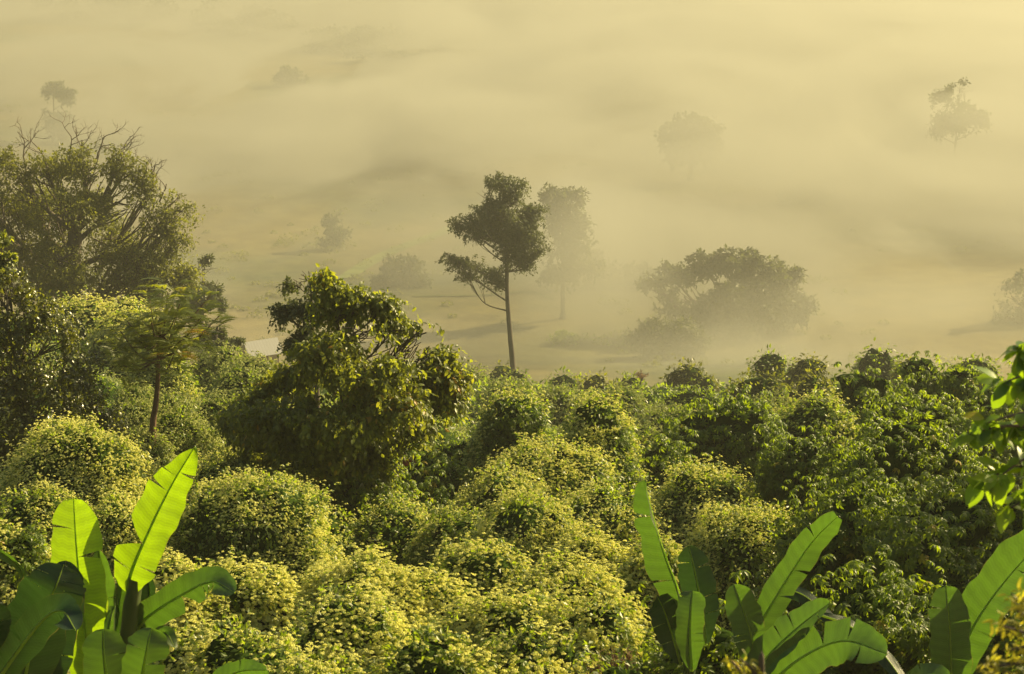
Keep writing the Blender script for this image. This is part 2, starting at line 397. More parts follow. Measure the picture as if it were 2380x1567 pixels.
def scatter_leaves(g, P, N, size, tmpl, mat, out=.7, droop=.5, tint=None, jit=.5, up=None):
    n = len(P)
    ax = N * out + rdir(n) * jit + np.array([0, 0, -droop]); upv = N * .7 + np.array([0, 0, .6]) + rdir(n) * .35
    Xa, Ya, Za = frames(ax, upv)
    V, F = inst(tmpl[0], tmpl[1], P, Xa, Ya, Za, size * rng.uniform(.65, 1.25, n))
    tn = rng.random(n) if tint is None else tint
    g.add(V, F, mat, np.repeat(tn, len(tmpl[1])))
def scatter_whorls(g, P, N, size, tmpl, mat, tilt=.6):
    n = len(P); Za = nrm(N * tilt + rdir(n) * .3 + np.array([0, 0, .5])); Xa = nrm(np.cross(Za, rdir(n))); Ya = np.cross(Za, Xa)
    V, F = inst(tmpl[0], tmpl[1], P, Xa, Ya, Za, size * rng.uniform(.7, 1.2, n))
    g.add(V, F, mat, np.repeat(rng.random(n * (len(tmpl[1]) // 6 + 0) + n) [:n], len(tmpl[1])))

MOUNDS = 0
def mound(label, u, v, hw, D, kind='F', dep=.85, group='flowering vine mounds on the slope', dens=1.0, cat=None, name=None, lobes=5):
    """a heap of vine-covered or leafy shrub, apex seen at (u,v), half width hw pixels"""
    global MOUNDS, SKIRT; SKIRT = .10 if kind in 'GD' else .30; MOUNDS += 1; seed0 = MOUNDS * 13
    top = at(u, v, D); rx0 = hw * D / FPX; gz = float(T(top[0], top[1])) - .4; s = far_scale(D)
    dflt = {'F': ('flowering_bush', 'flowering bush'), 'M': ('flowering_bush', 'flowering bush'), 'G': ('leafy_shrub', 'shrub'), 'D': ('leafy_shrub', 'shrub'), 'P': ('flowering_bush', 'flowering bush')}[kind]
    root = empty(name or dflt[0], (top[0], top[1], gz), label, cat or dflt[1], group)
    if kind == 'G': lobes = min(lobes, 3); SKIRT = .03
    g = Geo(); gf = Geo(); rs = np.random.default_rng(seed0)
    heaps = [(top[0], top[1], rx0 * (1 if lobes < 3 else .86), top[2] - gz, seed0)]
    for q in range(lobes):
        an = rs.uniform(0, 2 * math.pi); of = rs.uniform(.45, .95) * rx0; x_ = top[0] + math.cos(an) * of; y_ = top[1] + math.sin(an) * of * dep
        zt = gz + (top[2] - gz) * rs.uniform(.55, .93) if y_ < top[1] + .2 * rx0 else gz + (top[2] - gz) * rs.uniform(.5, .8)
        heaps.append((x_, y_, rx0 * rs.uniform(.28, .55), zt - gz, seed0 + q * 7 + 1))
    for (cx_, cy_, rx, h, seed) in heaps:
        h = max(h, .6); ry = rx * dep; c = np.array([cx_, cy_, gz])
        amp = (.14 if kind != 'G' else .23) * min(rx, 3.5) + .05
        r_, cap_, fl_ = dome_prof(rx, ry, h); area = 2 * math.pi * r_ * r_ * .75 * (1 + .3 * cap_ / r_) + 2 * math.pi * (r_ + .25 * fl_) * fl_ * 1.1
        if seed != seed0: area *= .75
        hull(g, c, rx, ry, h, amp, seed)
        if kind in 'FMP':
            P, N, d = dome_points(c, rx, ry, h, int(min(area * 150 / s ** 2 * dens, 32000)) + 60, amp, seed)
            P = P + N * rng.uniform(-.16, .07, len(P))[:, None] * s
            scatter_leaves(g, P, N, .115 * s, LEAF2, 1, .7, .45)
            if kind == 'M':
                P, N, d = dome_points(c, rx, ry, h, int(area * 12 / s ** 2), amp, seed)
                keep = vnoise(P * .9, seed0 + 4) > .05; scatter_whorls(g, P[keep] + N[keep] * .08, N[keep], .17 * s, WHORL, 2)
            P, N, d = dome_points(c, rx, ry, h, int(min(area * (290 if kind != 'M' else 190) / s ** 2 * dens, 42000)) + 60, amp, seed)
            patch = fbm(P * .75 / s ** .5, 5, 2) + .5 * vnoise(P * 2.2, 8)
            keep = patch * .55 + N[:, 2] * .5 + rng.random(len(P)) * .45 > (.10 + .30 * (vnoise(P * .33, 21) > .15) if kind == 'F' else .42) if kind != 'P' else patch > -.9
            P, N = P[keep], N[keep]
            P = P + N * (rng.uniform(-.06, .12, len(P)) + .25 * (rng.random(len(P)) ** 8))[:, None] * s
            Za = nrm(N * .45 + np.array([0, 0, .9]) + rdir(len(P)) * .3); Xa = nrm(np.cross(Za, rdir(len(P)))); Ya = np.cross(Za, Xa)
            tm = PUFF if D < 40 else PUFF_S
            V, F = inst(tm[0], tm[1], P, Xa, Ya, Za, (.083 if D < 40 else .080) * s * rng.uniform(.55, 1.3, len(P)))
            tn = np.clip(rng.random(len(P)) * .7 + .3 * (patch[keep] * .5 + .5), 0, 1); gf.add(V, F, 0, np.repeat(tn, len(tm[1])))
            # stray sprays that stand out of the surface
            tips, N, d = dome_points(c, rx, ry, h, int(area * 2.6 / s ** 2) + 4, amp, seed)
            dirn = nrm(N * .7 + np.array([0, 0, .7]) + rdir(len(tips)) * .5); ln = rng.uniform(.15, .55, len(tips)) * s ** .7
            for q in range(6):
                B_ = tips + dirn * (ln * (q + 1) / 6)[:, None] - np.array([0, 0, 1]) * (ln * .35 * ((q + 1) / 6) ** 2)[:, None] + rng.normal(size=tips.shape) * .03 * s
                scatter_leaves(g, B_, dirn, .10 * s, LEAF2, 1, .6, .3)
                if q > 2:
                    Za = nrm(dirn * .5 + np.array([0, 0, .8])); Xa = nrm(np.cross(Za, rdir(len(B_)))); V, F = inst(tm[0], tm[1], B_ + [0, 0, .02], Xa, np.cross(Za, Xa), Za, .075 * s * rng.uniform(.6, 1.2, len(B_)))
                    gf.add(V, F, 0, np.repeat(rng.random(len(B_)), len(tm[1])))
        elif kind == 'G':
            nl = int(min(area * 34 / s ** 2 * dens, 16000)) + 40
            for k in range(3):
                P, N, d = dome_points(c, rx, ry, h, nl // 2, amp * 1.5, seed)
                P = P + N * (.10 - .20 * k * s ** .5); scatter_whorls(g, P, N, .185 * s ** .8, WHORL, 1, .8)
            tips, N, d = dome_points(c, rx, ry, h, max(8, nl // 30), amp * 1.6, seed)
            tk = d[:, 2] > .25; tips, N = tips[tk], N[tk]
            for _ in range(6 if D < 60 else 0):     # raised leafy shoots that break the outline
                scatter_whorls(g, tips + rng.normal(size=tips.shape) * .12 * s + np.array([0, 0, .10 + .12 * _]) * s, N, .165 * s ** .8, WHORL, 1, .4)
        else:
            nl = int(min(area * 150 / s ** 2 * dens, 24000)) + 80
            P, N, d = dome_points(c, rx, ry, h, nl, amp * 1.6, seed)
            P = P + N * rng.uniform(-.25, .08, len(P))[:, None] * s ** .5
            scatter_leaves(g, P, N, .105 * s, LEAF2, 1, .7, .3, tint=np.clip(.5 + .5 * vnoise(P * .6, seed + 3) + rng.normal(size=len(P)) * .2, 0, .95))
    if kind in 'FMP':
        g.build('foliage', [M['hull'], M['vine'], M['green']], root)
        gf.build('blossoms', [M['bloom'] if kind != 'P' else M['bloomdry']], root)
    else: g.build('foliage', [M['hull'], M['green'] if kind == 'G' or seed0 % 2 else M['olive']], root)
    return root

def clump_world(cl, D):
    u, v, ru, rv = cl[:4]; dz = cl[4] if len(cl) > 4 else 0; k = D / FPX
    return at(u, v, D) + np.array([0, dz, 0]), np.array([ru * k, max(ru, rv) * k * .8, rv * k])

def tree(name, label, cat, D, trunk, clumps, leaf, lsize, nleaf, mat, barkm=None, trunk_r=(.35, .12), group=None, gap=-.35, twigs=.03,
         sub=14, droop=.35, base_uv=None, tmpl=None, bare=None, spread=.34, crown_name='crown', whorls=False, limb_r=None, rise=.8, spray=0):
    """trunk: list of (u,v[,dy]) pixels from the foot upward at distance D; clumps: ellipsoids (u,v,ru,rv[,dy])"""
    barkm = barkm or M['bark']
    tp = [at(q[0], q[1], D) + np.array([0, q[2] if len(q) > 2 else 0, 0]) for q in trunk]
    gz = float(T(tp[0][0], tp[0][1])); foot = tp[0].copy()
    if foot[2] > gz - .1: foot = np.array([foot[0], foot[1], gz - .3]); tp = [foot] + tp
    root = empty(name, (tp[0][0], tp[0][1], min(tp[0][2], gz)), label, cat, group)
    gb = Geo(); P = curve(tp, 26); rr = np.linspace(trunk_r[0], trunk_r[1], 26)
    rr = rr * (1 + .5 * np.exp(-np.arange(26) / 2.0)); P[1:-1] += rng.normal(size=(24, 3)) * .06 * rr[1:-1, None]
    V, F = tube(P, rr, 10); gb.add(V, F, 0, .5, True)
    gl = Geo(); br = Geo(); LP = []; LN = []
    vol = np.array([np.prod(clump_world(c, D)[1]) ** (2 / 3) for c in clumps]); vol /= vol.sum()
    for ci, cl in enumerate(clumps):
        c, r = clump_world(cl, D)
        # limb from the trunk to the clump
        below = P[P[:, 2] < c[2] - .25 * r[2]]; below = below if len(below) else P[:3]
        hz_ = np.linalg.norm(below[:, :2] - c[:2], axis=1); dist = np.abs((c[2] - below[:, 2]) - hz_ * rise) + .15 * np.linalg.norm(below - c, axis=1)
        a = below[np.argmin(dist)]; ar = rr[np.argmin(np.linalg.norm(P - a, axis=1))]
        mid = a * .5 + c * .5 + np.array([0, 0, -.10 * np.linalg.norm(c - a)]) + rng.normal(size=3) * .05 * np.linalg.norm(c - a)
        B = curve([a, mid, c], 12); lr = min(ar * .6, limb_r or 9)
        V, F = tube(B, np.linspace(lr, lr * .35, 12), 7); br.add(V, F, 0, .5, True)
        ns = max(4, int(sub * (.5 + vol[ci] * len(clumps) * .5)))
        dd = rdir(ns); dd[:, 2] = dd[:, 2] * .8 + .1; sc = c + dd * r * (rng.uniform(.35, 1.0, (ns, 1)) ** .6)
        for q in sc:
            st = B[rng.integers(5, 12)]; m2 = (st + q) / 2 + rng.normal(size=3) * .1 * np.linalg.norm(q - st)
            V, F = tube(curve([st, m2, q], 6), np.linspace(lr * .35, twigs * .4, 6), 5); br.add(V, F, 0, .5, True)
        n = int(nleaf * vol[ci]); k = rng.integers(0, ns, n)
        off = rdir(n) * (rng.random((n, 1)) ** .45) * r * spread
        LP.append(sc[k] + off); LN.append(nrm(off + .5 * (sc[k] - c)))
    LP = np.concatenate(LP); LN = np.concatenate(LN)
    s = lsize * 6; keep = vnoise(LP / s, 77) > gap; LP, LN = LP[keep], LN[keep]
    tm = tmpl or LEAF2; tint = np.clip(.5 + .35 * vnoise(LP / s, 5) + rng.normal(size=len(LP)) * .22, 0, 1)
    if spray:
        m_ = len(LP) // 8; o_ = LP[:m_ * 8:8] if False else LP[rng.permutation(len(LP))[:m_]]; n_ = nrm(o_ - np.array([P[:, 0].mean(), P[:, 1].mean(), 0]) * [1, 1, 0] - [0, 0, 1] * o_[:, 2:3] * 1.0 + rdir(m_) * 1e-3)
        sd_ = nrm(rdir(m_) * .9 + n_ * np.array([1, 1, 0]) * .7 + np.array([0, 0, .25])); sl_ = spray * rng.uniform(.5, 1.3, m_)
        tw = rng.random(m_) < .35
        for q in range(8):
            f_ = (q + .5) / 8; B_ = o_ + sd_ * (sl_ * f_)[:, None] - np.array([0, 0, 1]) * (sl_ * .55 * f_ * f_)[:, None] + rng.normal(size=(m_, 3)) * .10 * spray * .5
            scatter_leaves(gl, B_, sd_, lsize, tm, 0, .5, droop, np.clip(.5 + .35 * vnoise(o_ / s, 5) + rng.normal(size=m_) * .2, 0, 1), .8)
    elif whorls: scatter_whorls(gl, LP, LN, lsize, tm, 0, .8)
    else: scatter_leaves(gl, LP, LN, lsize, tm, 0, .6, droop, tint, .8)
    gb.build('trunk', barkm, root); br.build('branches', barkm, root); gl.build(crown_name, mat, root)
    if bare:
        g = Geo()
        def grow(p, d, L_, r_, lev):
            n = 5; pts = [p]
            for _ in range(n - 1):
                d = nrm(d + rng.normal(size=3) * .22 + np.array([0, 0, .04])); pts.append(pts[-1] + d * L_ / n)
            V, F = tube(pts, np.linspace(r_, r_ * .55, n), 5); g.add(V, F, 0, .5, True)
            if lev:
                for _ in range(rng.integers(2, 4)):
                    q = pts[rng.integers(2, n)]; dn = nrm(d + rng.normal(size=3) * np.array([.75, .5, .45])); grow(q, dn, L_ * rng.uniform(.55, .8), r_ * .55, lev - 1)
        for (u0, v0, u1, v1) in bare:
            a, b = at(u0, v0, D), at(u1, v1, D); grow(a, nrm(b - a), np.linalg.norm(b - a) * .75, .07, 3)
        g.build('bare_twigs', M['twig'], root)
    return root

# ------------------------------------------------------------------ banana plants
def banana_leaf(root, D, mid, wpx, roll=0, fold=14, mat='banana', tears=(), tip=.62, base=.10, asym=(1, 1), curl=.0, pw=.5, petiole=0.0, tl=1.0, wave=1.0, dead=False):
    P = curve([at(q[0], q[1], D) + np.array([0, q[2] if len(q) > 2 else 0, 0]) for q in mid], 49)
    tg = nrm(np.gradient(P, axis=0)); face = nrm(np.array([0, 0, CZ]) - P); s0 = nrm(np.cross(tg, face)); face = np.cross(s0, tg)
    rl = np.linspace(roll[0], roll[1], 49) if isinstance(roll, tuple) else np.full(49, roll); rl = np.radians(rl)
    S = np.cos(rl)[:, None] * s0 + np.sin(rl)[:, None] * face; Nn = np.cross(tg, S); Nn = np.where((Nn * face).sum(-1, keepdims=True) < 0, -Nn, Nn)
    W = .93 * wpx * D / FPX / 2 / max(.35, abs(math.cos(rl[24])))
    t = np.linspace(0, 1, 49)
    def prof(t):
        t = np.clip((t - petiole) / (1 - petiole), 0, 1)
        a = np.clip(t / base, 0, 1) ** .55; b = np.clip((t - tip) / (tl - tip + 1e-6), 0, 1); return a * np.clip(1 - b ** 2.2, 0, 1) ** pw
    g = Geo(); fo = math.radians(fold); sr = np.linspace(0, 1, 9); ph = rng.uniform(0, 6)
    length = np.linalg.norm(np.diff(P, axis=0), axis=1).sum()
    if wpx > 50:
        rs = np.random.default_rng(int(abs(mid[0][0]) + wpx)); used = [x[0] for x in tears]
        tears = tuple(tears) + tuple((t_, s_, rs.uniform(.003, .013)) for s_ in (-1, 1) for t_ in rs.uniform(.25, .9, 2) if min([abs(t_ - z_) for z_ in used] + [1]) > .07)
    for side in (-1, 1):
        w_ = W * asym[0 if side < 0 else 1]
        ts = sorted([x[0] for x in tears if x[1] == side]); gaps = {x[0]: x[2] for x in tears if x[1] == side}
        edges = [petiole] + ts + [1.0]
        for e in range(len(edges) - 1):
            a, b = edges[e], edges[e + 1]; n = max(4, int((b - a) * 60))
            tt = np.linspace(a, b, n)[:, None]; ss = sr[None, :]
            ga = gaps.get(a, 0); gb_ = gaps.get(b, 0)
            u = (tt - a) / (b - a); te = np.clip(tt + ss ** 1.3 * (ga * (1 - u) - gb_ * u), 0, 1) + ss * .035 * (1 - ss * .3)
            te = np.clip(te, 0, 1)
            def itp(A): return np.stack([np.interp(te.ravel(), t, A[:, k]) for k in range(3)], -1)
            Pm, Sm, Nm = itp(P), itp(S), itp(Nn)
            wd = (w_ * prof(te) * (1 + .05 * np.sin(te * 23 + ph * 3 + side) + .03 * np.sin(te * 51 + ph)) * ss).ravel()[:, None]
            x = ss.repeat(n, 0).ravel()[:, None]; te1 = te.ravel()[:, None]
            ang = fo - curl * x * 1.2 + (0.5 * curl * math.sin(e * 2.1) if ts else 0)
            rip = wave * .020 * np.sin(te1 * length * 5.2 + ph + side) * x ** 1.5 + wave * .010 * np.sin(te1 * length * 17 + side * 2) * x ** 2
            V = Pm + side * Sm * wd * np.cos(ang) + Nm * (wd * np.sin(ang) + rip)
            uvc = np.stack([te.ravel(), side * (ss.repeat(n, 0)).ravel()], -1)
            i, j = np.meshgrid(np.arange(n - 1), np.arange(8), indexing='ij'); q = i * 9 + j
            F = np.stack([q, q + 1, q + 10, q + 9] if side > 0 else [q, q + 9, q + 10, q + 1], -1).reshape(-1, 4)
            g.add(V, F, 0, .5, True, uvc)
    lf = g.build('leaf', M[mat], root)
    gr = Geo(); rad = np.interp(t, [0, .3, 1], [.026, .017, .004]) * min(1.0, W / .25 + .3)
    V, F = tube(P - Nn * rad[:, None] * .3, rad, 8); gr.add(V, F, 0, .5, True)
    rb = gr.build('midrib', M['rib'], root); rb.parent = lf; 
    return lf
def stalk(root, D, pts, r0, r1, mat='stalk', name='stalk'):
    P = curve([at(q[0], q[1], D) + np.array([0, q[2] if len(q) > 2 else 0, 0]) for q in pts], 20)
    V, F = tube(P, np.linspace(r0, r1, 20) * (1 + .06 * np.sin(np.arange(20))), 12); g = Geo(); g.add(V, F, 0, .5, True); return g.build(name, M[mat], root)
def plant_root(u, v, D, label):
    c = at(u, v, D); z = float(T(c[0], c[1])); return empty('banana_plant', (c[0], c[1], z), label, 'banana plant', 'banana plants along the lower edge')
def foot_v(u, D):
    c = at(u, 1500, D); z = float(T(c[0], D)) - .1
    lo, hi = 900, 4000
    for _ in range(40):
        m_ = (lo + hi) / 2
        if at(u, m_, D)[2] > z: lo = m_
        else: hi = m_
    return lo

D = 22.0
r = plant_root(290, 1560, D, 'tall banana plant at lower left with one leaf upright against the flower mound')
stalk(r, D, [(292, foot_v(292, D)), (296, 1560), (303, 1430), (318, 1345)], .12, .085, 'stalk', 'pseudostem')
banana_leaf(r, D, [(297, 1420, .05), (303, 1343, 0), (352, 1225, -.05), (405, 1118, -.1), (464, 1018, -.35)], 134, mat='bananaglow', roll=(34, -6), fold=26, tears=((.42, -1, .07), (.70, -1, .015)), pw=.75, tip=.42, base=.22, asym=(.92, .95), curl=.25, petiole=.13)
banana_leaf(r, D, [(300, 1500, .1), (340, 1440, .05), (440, 1368, -.1), (500, 1338, -.2), (560, 1338, -.55)], 86, roll=(-20, 28), fold=-18, tears=((.62, 1, .04), (.45, 1, .05)), base=.2, petiole=.08, curl=-.3)
banana_leaf(r, D, [(322, 1520, .15), (330, 1450, .2), (341, 1395, .2), (338, 1335, .1)], 44, roll=20, fold=30, base=.3, mat='bananadark')
banana_leaf(r, D, [(262, 1500, .1), (268, 1430, .2), (276, 1380, .2), (283, 1335, .1)], 40, roll=-20, fold=34, base=.3)
banana_leaf(r, D, [(350, 1520, 0), (372, 1470, -.1), (395, 1457, -.2), (420, 1476, -.4)], 36, roll=10, fold=10, base=.3)
banana_leaf(r, D - 1.2, [(318, 1720, 0), (330, 1600, -.1), (348, 1500, -.2), (357, 1452, -.1)], 116, roll=(-10, 10), fold=-12, tip=.66, pw=.4, tears=((.55, 1, .03),))
r = plant_root(215, 1570, D - .3, 'banana plant at lower left with a broad rounded leaf glowing yellow green')
stalk(r, D - .3, [(205, foot_v(205, D - .3)), (212, 1660), (210, 1580)], .11, .07, 'stalk', 'pseudostem')
banana_leaf(r, D - .3, [(212, 1640, .05), (206, 1540, 0), (192, 1400, -.03), (178, 1270, 0), (166, 1166, .12)], 138, mat='bananaglow', roll=(38, 34), fold=8, tip=.70, pw=.36, base=.3, tears=((.56, -1, .03), (.70, 1, .02), (.42, -1, .06)), asym=(.88, 1.05), wave=.5)
banana_leaf(r, D - .1, [(246, 1620, .3), (238, 1500, .35), (232, 1400, .3), (222, 1290, .2)], 76, roll=18, fold=20, tip=.6, base=.3)
banana_leaf(r, D - 1.3, [(262, 1760, 0), (258, 1640, 0), (248, 1530, -.1), (240, 1462, 0)], 118, roll=(0, 5), fold=-10, tip=.72, pw=.38, base=.3)
banana_leaf(r, D - .6, [(225, 1600, 0), (246, 1500, 0), (256, 1440, .1), (262, 1420, .15)], 26, roll=40, fold=40, base=.3)
r = plant_root(60, 1570, D - 1.8, 'banana plant in the lower left corner with broad leaves in deep shade')
stalk(r, D - 1.8, [(40, foot_v(40, D - 1.8)), (44, 1720), (48, 1640)], .12, .08, 'stalk', 'pseudostem')
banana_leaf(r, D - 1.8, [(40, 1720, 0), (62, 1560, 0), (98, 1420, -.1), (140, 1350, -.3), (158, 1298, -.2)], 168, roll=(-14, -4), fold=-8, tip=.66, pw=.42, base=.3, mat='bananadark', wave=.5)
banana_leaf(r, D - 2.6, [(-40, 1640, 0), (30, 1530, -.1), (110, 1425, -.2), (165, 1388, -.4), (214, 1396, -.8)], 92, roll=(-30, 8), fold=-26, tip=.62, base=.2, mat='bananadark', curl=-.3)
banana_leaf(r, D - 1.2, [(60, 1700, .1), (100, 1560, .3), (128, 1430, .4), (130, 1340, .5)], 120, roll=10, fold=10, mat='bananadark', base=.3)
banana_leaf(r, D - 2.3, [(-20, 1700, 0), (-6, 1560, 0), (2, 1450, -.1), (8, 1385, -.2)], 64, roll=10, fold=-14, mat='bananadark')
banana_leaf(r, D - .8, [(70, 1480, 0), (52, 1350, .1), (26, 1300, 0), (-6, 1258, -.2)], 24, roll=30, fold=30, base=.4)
r = plant_root(500, 1700, D - 1, 'low banana leaf rising out of the flowers at bottom left centre')
stalk(r, D - 1, [(440, foot_v(440, D - 1)), (446, 1700), (455, 1640)], .07, .04, 'stalk', 'pseudostem')
banana_leaf(r, D - 1, [(450, 1650, 0), (500, 1590, -.1), (560, 1545, -.2), (634, 1516, -.5)], 66, roll=(-20, 5), fold=-20, tip=.55, base=.3, mat='banana')

D = 25.0
r = plant_root(1740, 1560, D, 'banana plant right of centre with a long ribbed leaf leaning right')
stalk(r, D, [(1745, foot_v(1745, D)), (1742, 1640), (1744, 1540)], .12, .08, 'stalk', 'pseudostem')
banana_leaf(r, D, [(1738, 1500, 0), (1772, 1440, -.03), (1830, 1340, -.06), (1885, 1250, -.15), (1932, 1172, -.5)], 80, roll=(-14, -4), fold=-14, tip=.6, base=.2, mat='banana', petiole=.02, tears=((.55, 1, .012),), tl=1.03)
banana_leaf(r, D - .4, [(1730, 1600, 0), (1790, 1510, -.1), (1855, 1440, -.2), (1920, 1373, -.4)], 84, roll=(25, 40), fold=16, tip=.5, base=.2)
banana_leaf(r, D - .6, [(1760, 1620, 0), (1850, 1520, -.2), (1945, 1455, -.5), (2026, 1442, -1.1)], 118, roll=(0, 14), fold=-10, tip=.66, base=.25, tears=((.52, -1, .03), (.8, 1, .01)), curl=-.2)
banana_leaf(r, D - .3, [(1770, 1600, 0), (1752, 1500, 0), (1728, 1420, .05), (1708, 1364, .1)], 92, roll=(6, 0), fold=14, tip=.62, pw=.45, base=.3)
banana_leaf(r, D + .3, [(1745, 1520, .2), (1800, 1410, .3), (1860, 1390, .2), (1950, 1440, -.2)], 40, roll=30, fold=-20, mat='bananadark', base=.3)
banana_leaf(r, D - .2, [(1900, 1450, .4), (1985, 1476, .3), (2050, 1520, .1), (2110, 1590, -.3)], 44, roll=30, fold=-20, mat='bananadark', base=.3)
r = plant_root(1600, 1560, D + .2, 'banana plant right of centre with a narrow furled leaf standing upright')
stalk(r, D + .2, [(1600, foot_v(1600, D + .2)), (1602, 1600), (1604, 1480)], .11, .07, 'stalk', 'pseudostem')
banana_leaf(r, D + .2, [(1608, 1500, 0), (1580, 1385, 0), (1545, 1290, 0), (1518, 1200, .05), (1499, 1124, .15)], 60, roll=(50, 62), fold=34, tip=.55, base=.2, tears=((.74, -1, .02),), asym=(1.1, .8), petiole=.05)
banana_leaf(r, D + .5, [(1640, 1500, 0), (1632, 1420, .1), (1618, 1340, .15), (1604, 1280, .2)], 98, roll=(20, -10), fold=-16, tip=.52, base=.35, mat='bananadark', tears=((.7, 1, .02),))
banana_leaf(r, D - .3, [(1608, 1560, 0), (1604, 1480, 0), (1606, 1420, 0), (1612, 1380, .1)], 76, roll=(0, 10), fold=14, tip=.8, pw=.3, base=.3)
banana_leaf(r, D, [(1585, 1560, .2), (1565, 1490, .2), (1545, 1430, .2), (1530, 1400, .2)], 90, roll=-20, fold=10, base=.4, mat='bananadark')
D = 22.5
r = plant_root(2220, 1580, D, 'banana plant at lower right with two broad leaves dappled by shade')
stalk(r, D, [(2222, foot_v(2222, D)), (2220, 1700), (2222, 1640)], .12, .08, 'stalk', 'pseudostem')
banana_leaf(r, D, [(2216, 1700, 0), (2212, 1580, 0), (2208, 1470, 0), (2203, 1368, .1)], 108, roll=(4, -4), fold=12, tip=.70, pw=.36, base=.3, wave=.5)
banana_leaf(r, D + .3, [(2200, 1620, 0), (2256, 1470, 0), (2335, 1340, -.1), (2440, 1190, -.4)], 128, roll=(10, 10), fold=10, tip=.7, base=.25, asym=(1.05, .9), mat='banana')
banana_leaf(r, D - .4, [(2170, 1700, 0), (2140, 1600, 0), (2120, 1570, -.1), (2200, 1560, -.2)], 44, roll=20, fold=20)
r = plant_root(2150, 1700, D - 1, 'short banana leaf tip poking up at the bottom right')
stalk(r, D - 1, [(2130, foot_v(2130, D - 1)), (2132, 1720), (2136, 1650)], .06, .04, 'stalk', 'pseudostem')
banana_leaf(r, D - 1, [(2120, 1680, 0), (2130, 1600, 0), (2150, 1560, -.1), (2196, 1552, -.3)], 60, roll=(30, 40), fold=10, base=.3)

# ------------------------------------------------------------------ flowering mounds and shrubs placed by hand
mound('high conical mound of cream blossom above the glowing banana leaf', 185, 1013, 150, 46, 'F', lobes=2)
mound('blossom mound just left of the tallest banana leaf, half hidden by it', 262, 1175, 100, 42, 'F')
mound('low blossom mound above the broad glowing leaf, at its left', 95, 1150, 110, 42.5, 'F')
mound('blossom shoulder at the left frame edge above the shaded banana leaves', 25, 1222, 95, 38, 'M')
mound('pale blossom mound peeking above the big round dome left of centre', 560, 1066, 115, 50, 'F', lobes=2)
mound('large smooth round dome of cream blossom right of the upright banana leaf', 575, 1124, 178, 43, 'F', lobes=2)
mound('blossom heap right behind the banana stem, under the round dome', 395, 1322, 120, 33, 'F')
mound('small blossom heap below the middle of the round dome', 590, 1330, 110, 33.5, 'F')
mound('long flat topped blossom bank below the dark green hollow', 840, 1316, 190, 34, 'F')
mound('blossom mound in front of the long flat topped bank', 830, 1412, 150, 29.5, 'F')
mound('blossom mound at the bottom edge between the low banana leaf and the bank', 600, 1482, 150, 27.5, 'M')
mound('blossom mound hugging the right side of the banana clump at the bottom', 430, 1478, 90, 28, 'M')
mound('bright yellow green peak of blossom in the middle of the lower picture', 1225, 1168, 120, 41, 'F', dens=1.1)
mound('sunlit blossom mound left of the furled banana leaf tip', 1405, 1140, 105, 46, 'F')
mound('sunlit blossom ridge running down left of the furled banana leaf', 1385, 1252, 110, 38, 'F')
mound('blossom slope at the left foot of the bright peak', 1110, 1286, 105, 37, 'M')
mound('yellow blossom mound below the bright peak', 1330, 1330, 140, 33.5, 'F')
mound('blossom heap with dark gaps at the bottom centre', 1180, 1398, 125, 30.5, 'M')
mound('rounded blossom heap left of the dead brown grass', 1380, 1400, 95, 30, 'F')
mound('blossom heap at the very bottom, left of the dead brown grass', 1240, 1478, 130, 27.5, 'M')
mound('shaded blossom hollow at the bottom left of centre', 1010, 1495, 120, 27, 'M')
mound('shaded blossom shoulder at the bottom below the long bank', 740, 1530, 110, 26.5, 'M')
mound('tall vine column topped with blossom left of centre right', 1195, 918, 75, 57, 'M', dep=1)
mound('tall vine column with a sunlit yellow right flank', 1385, 945, 78, 55, 'F', dep=1)
mound('wide grey green blossom dome between the two tall vine columns', 1285, 1045, 150, 52, 'F')
mound('grey green blossom slope below the wide dome', 1170, 1115, 120, 48, 'F')
mound('green leafy bush with sparse blossom right of the draped tree', 890, 1128, 95, 52, 'G')
mound('bright green leafy bush above the dark hollow', 1010, 1070, 70, 55, 'G')
mound('green leafy bush beside the red brown stalks', 1060, 1030, 60, 58, 'G')
mound('blossom covered slope over the dark hollow, left part', 930, 1195, 120, 46.5, 'M')
mound('blossom covered slope over the dark hollow, right part', 1060, 1205, 100, 45, 'M')
mound('small green and cream bush at the right foot of the round dome', 775, 1205, 70, 46, 'M')
mound('pale blossom mound behind the grey banana leaf on the right', 1635, 1114, 115, 47, 'F')
mound('pale blossom mound left of the long leaning banana leaf', 1735, 1176, 120, 40, 'F')
mound('small blossom bush right beside the furled banana leaf', 1530, 1262, 60, 35, 'M')
mound('dark leafy bush under the right banana plants', 1640, 1475, 110, 27, 'G')
mound('leafy bush tucked under the left skirt of the vine draped tree', 665, 1105, 85, 48.5, 'M')
mound('leafy bush at the foot of the vine draped tree, right of its trunk', 855, 1120, 70, 49, 'G')
gR = 'drooping leafy shrubs on the right'
mound('bright leafed shrub with long drooping leaves right of the sunlit vine column', 1690, 950, 110, 60, 'G', group=gR)
mound('small bright leafed shrub in front of the drooping leaf shrub', 1545, 1040, 75, 57, 'G', group=gR)
mound('drooping leaf shrub with sunlit crest at the right, like two humps', 1860, 1030, 70, 47, 'G', group=gR)
mound('drooping leaf shrub whose hump leans right over the dark wall', 2010, 1018, 70, 46, 'G', group=gR)
mound('drooping leaf shrub sprinkled with a few blossoms', 1905, 928, 95, 62, 'M', group=gR)
mound('leafy shrub with two sunlit knobs below the right skyline', 2000, 874, 62, 70, 'G', group=gR)
mound('leafy shrub breaking the skyline right of the knobbed shrub', 2150, 838, 48, 72, 'G', group=gR)
mound('leafy shrub just left of the near overhanging leaves, on the skyline', 2235, 850, 40, 68, 'G', group=gR)
mound('broad leafy shrub below the right skyline', 2140, 918, 110, 56, 'G', group=gR)
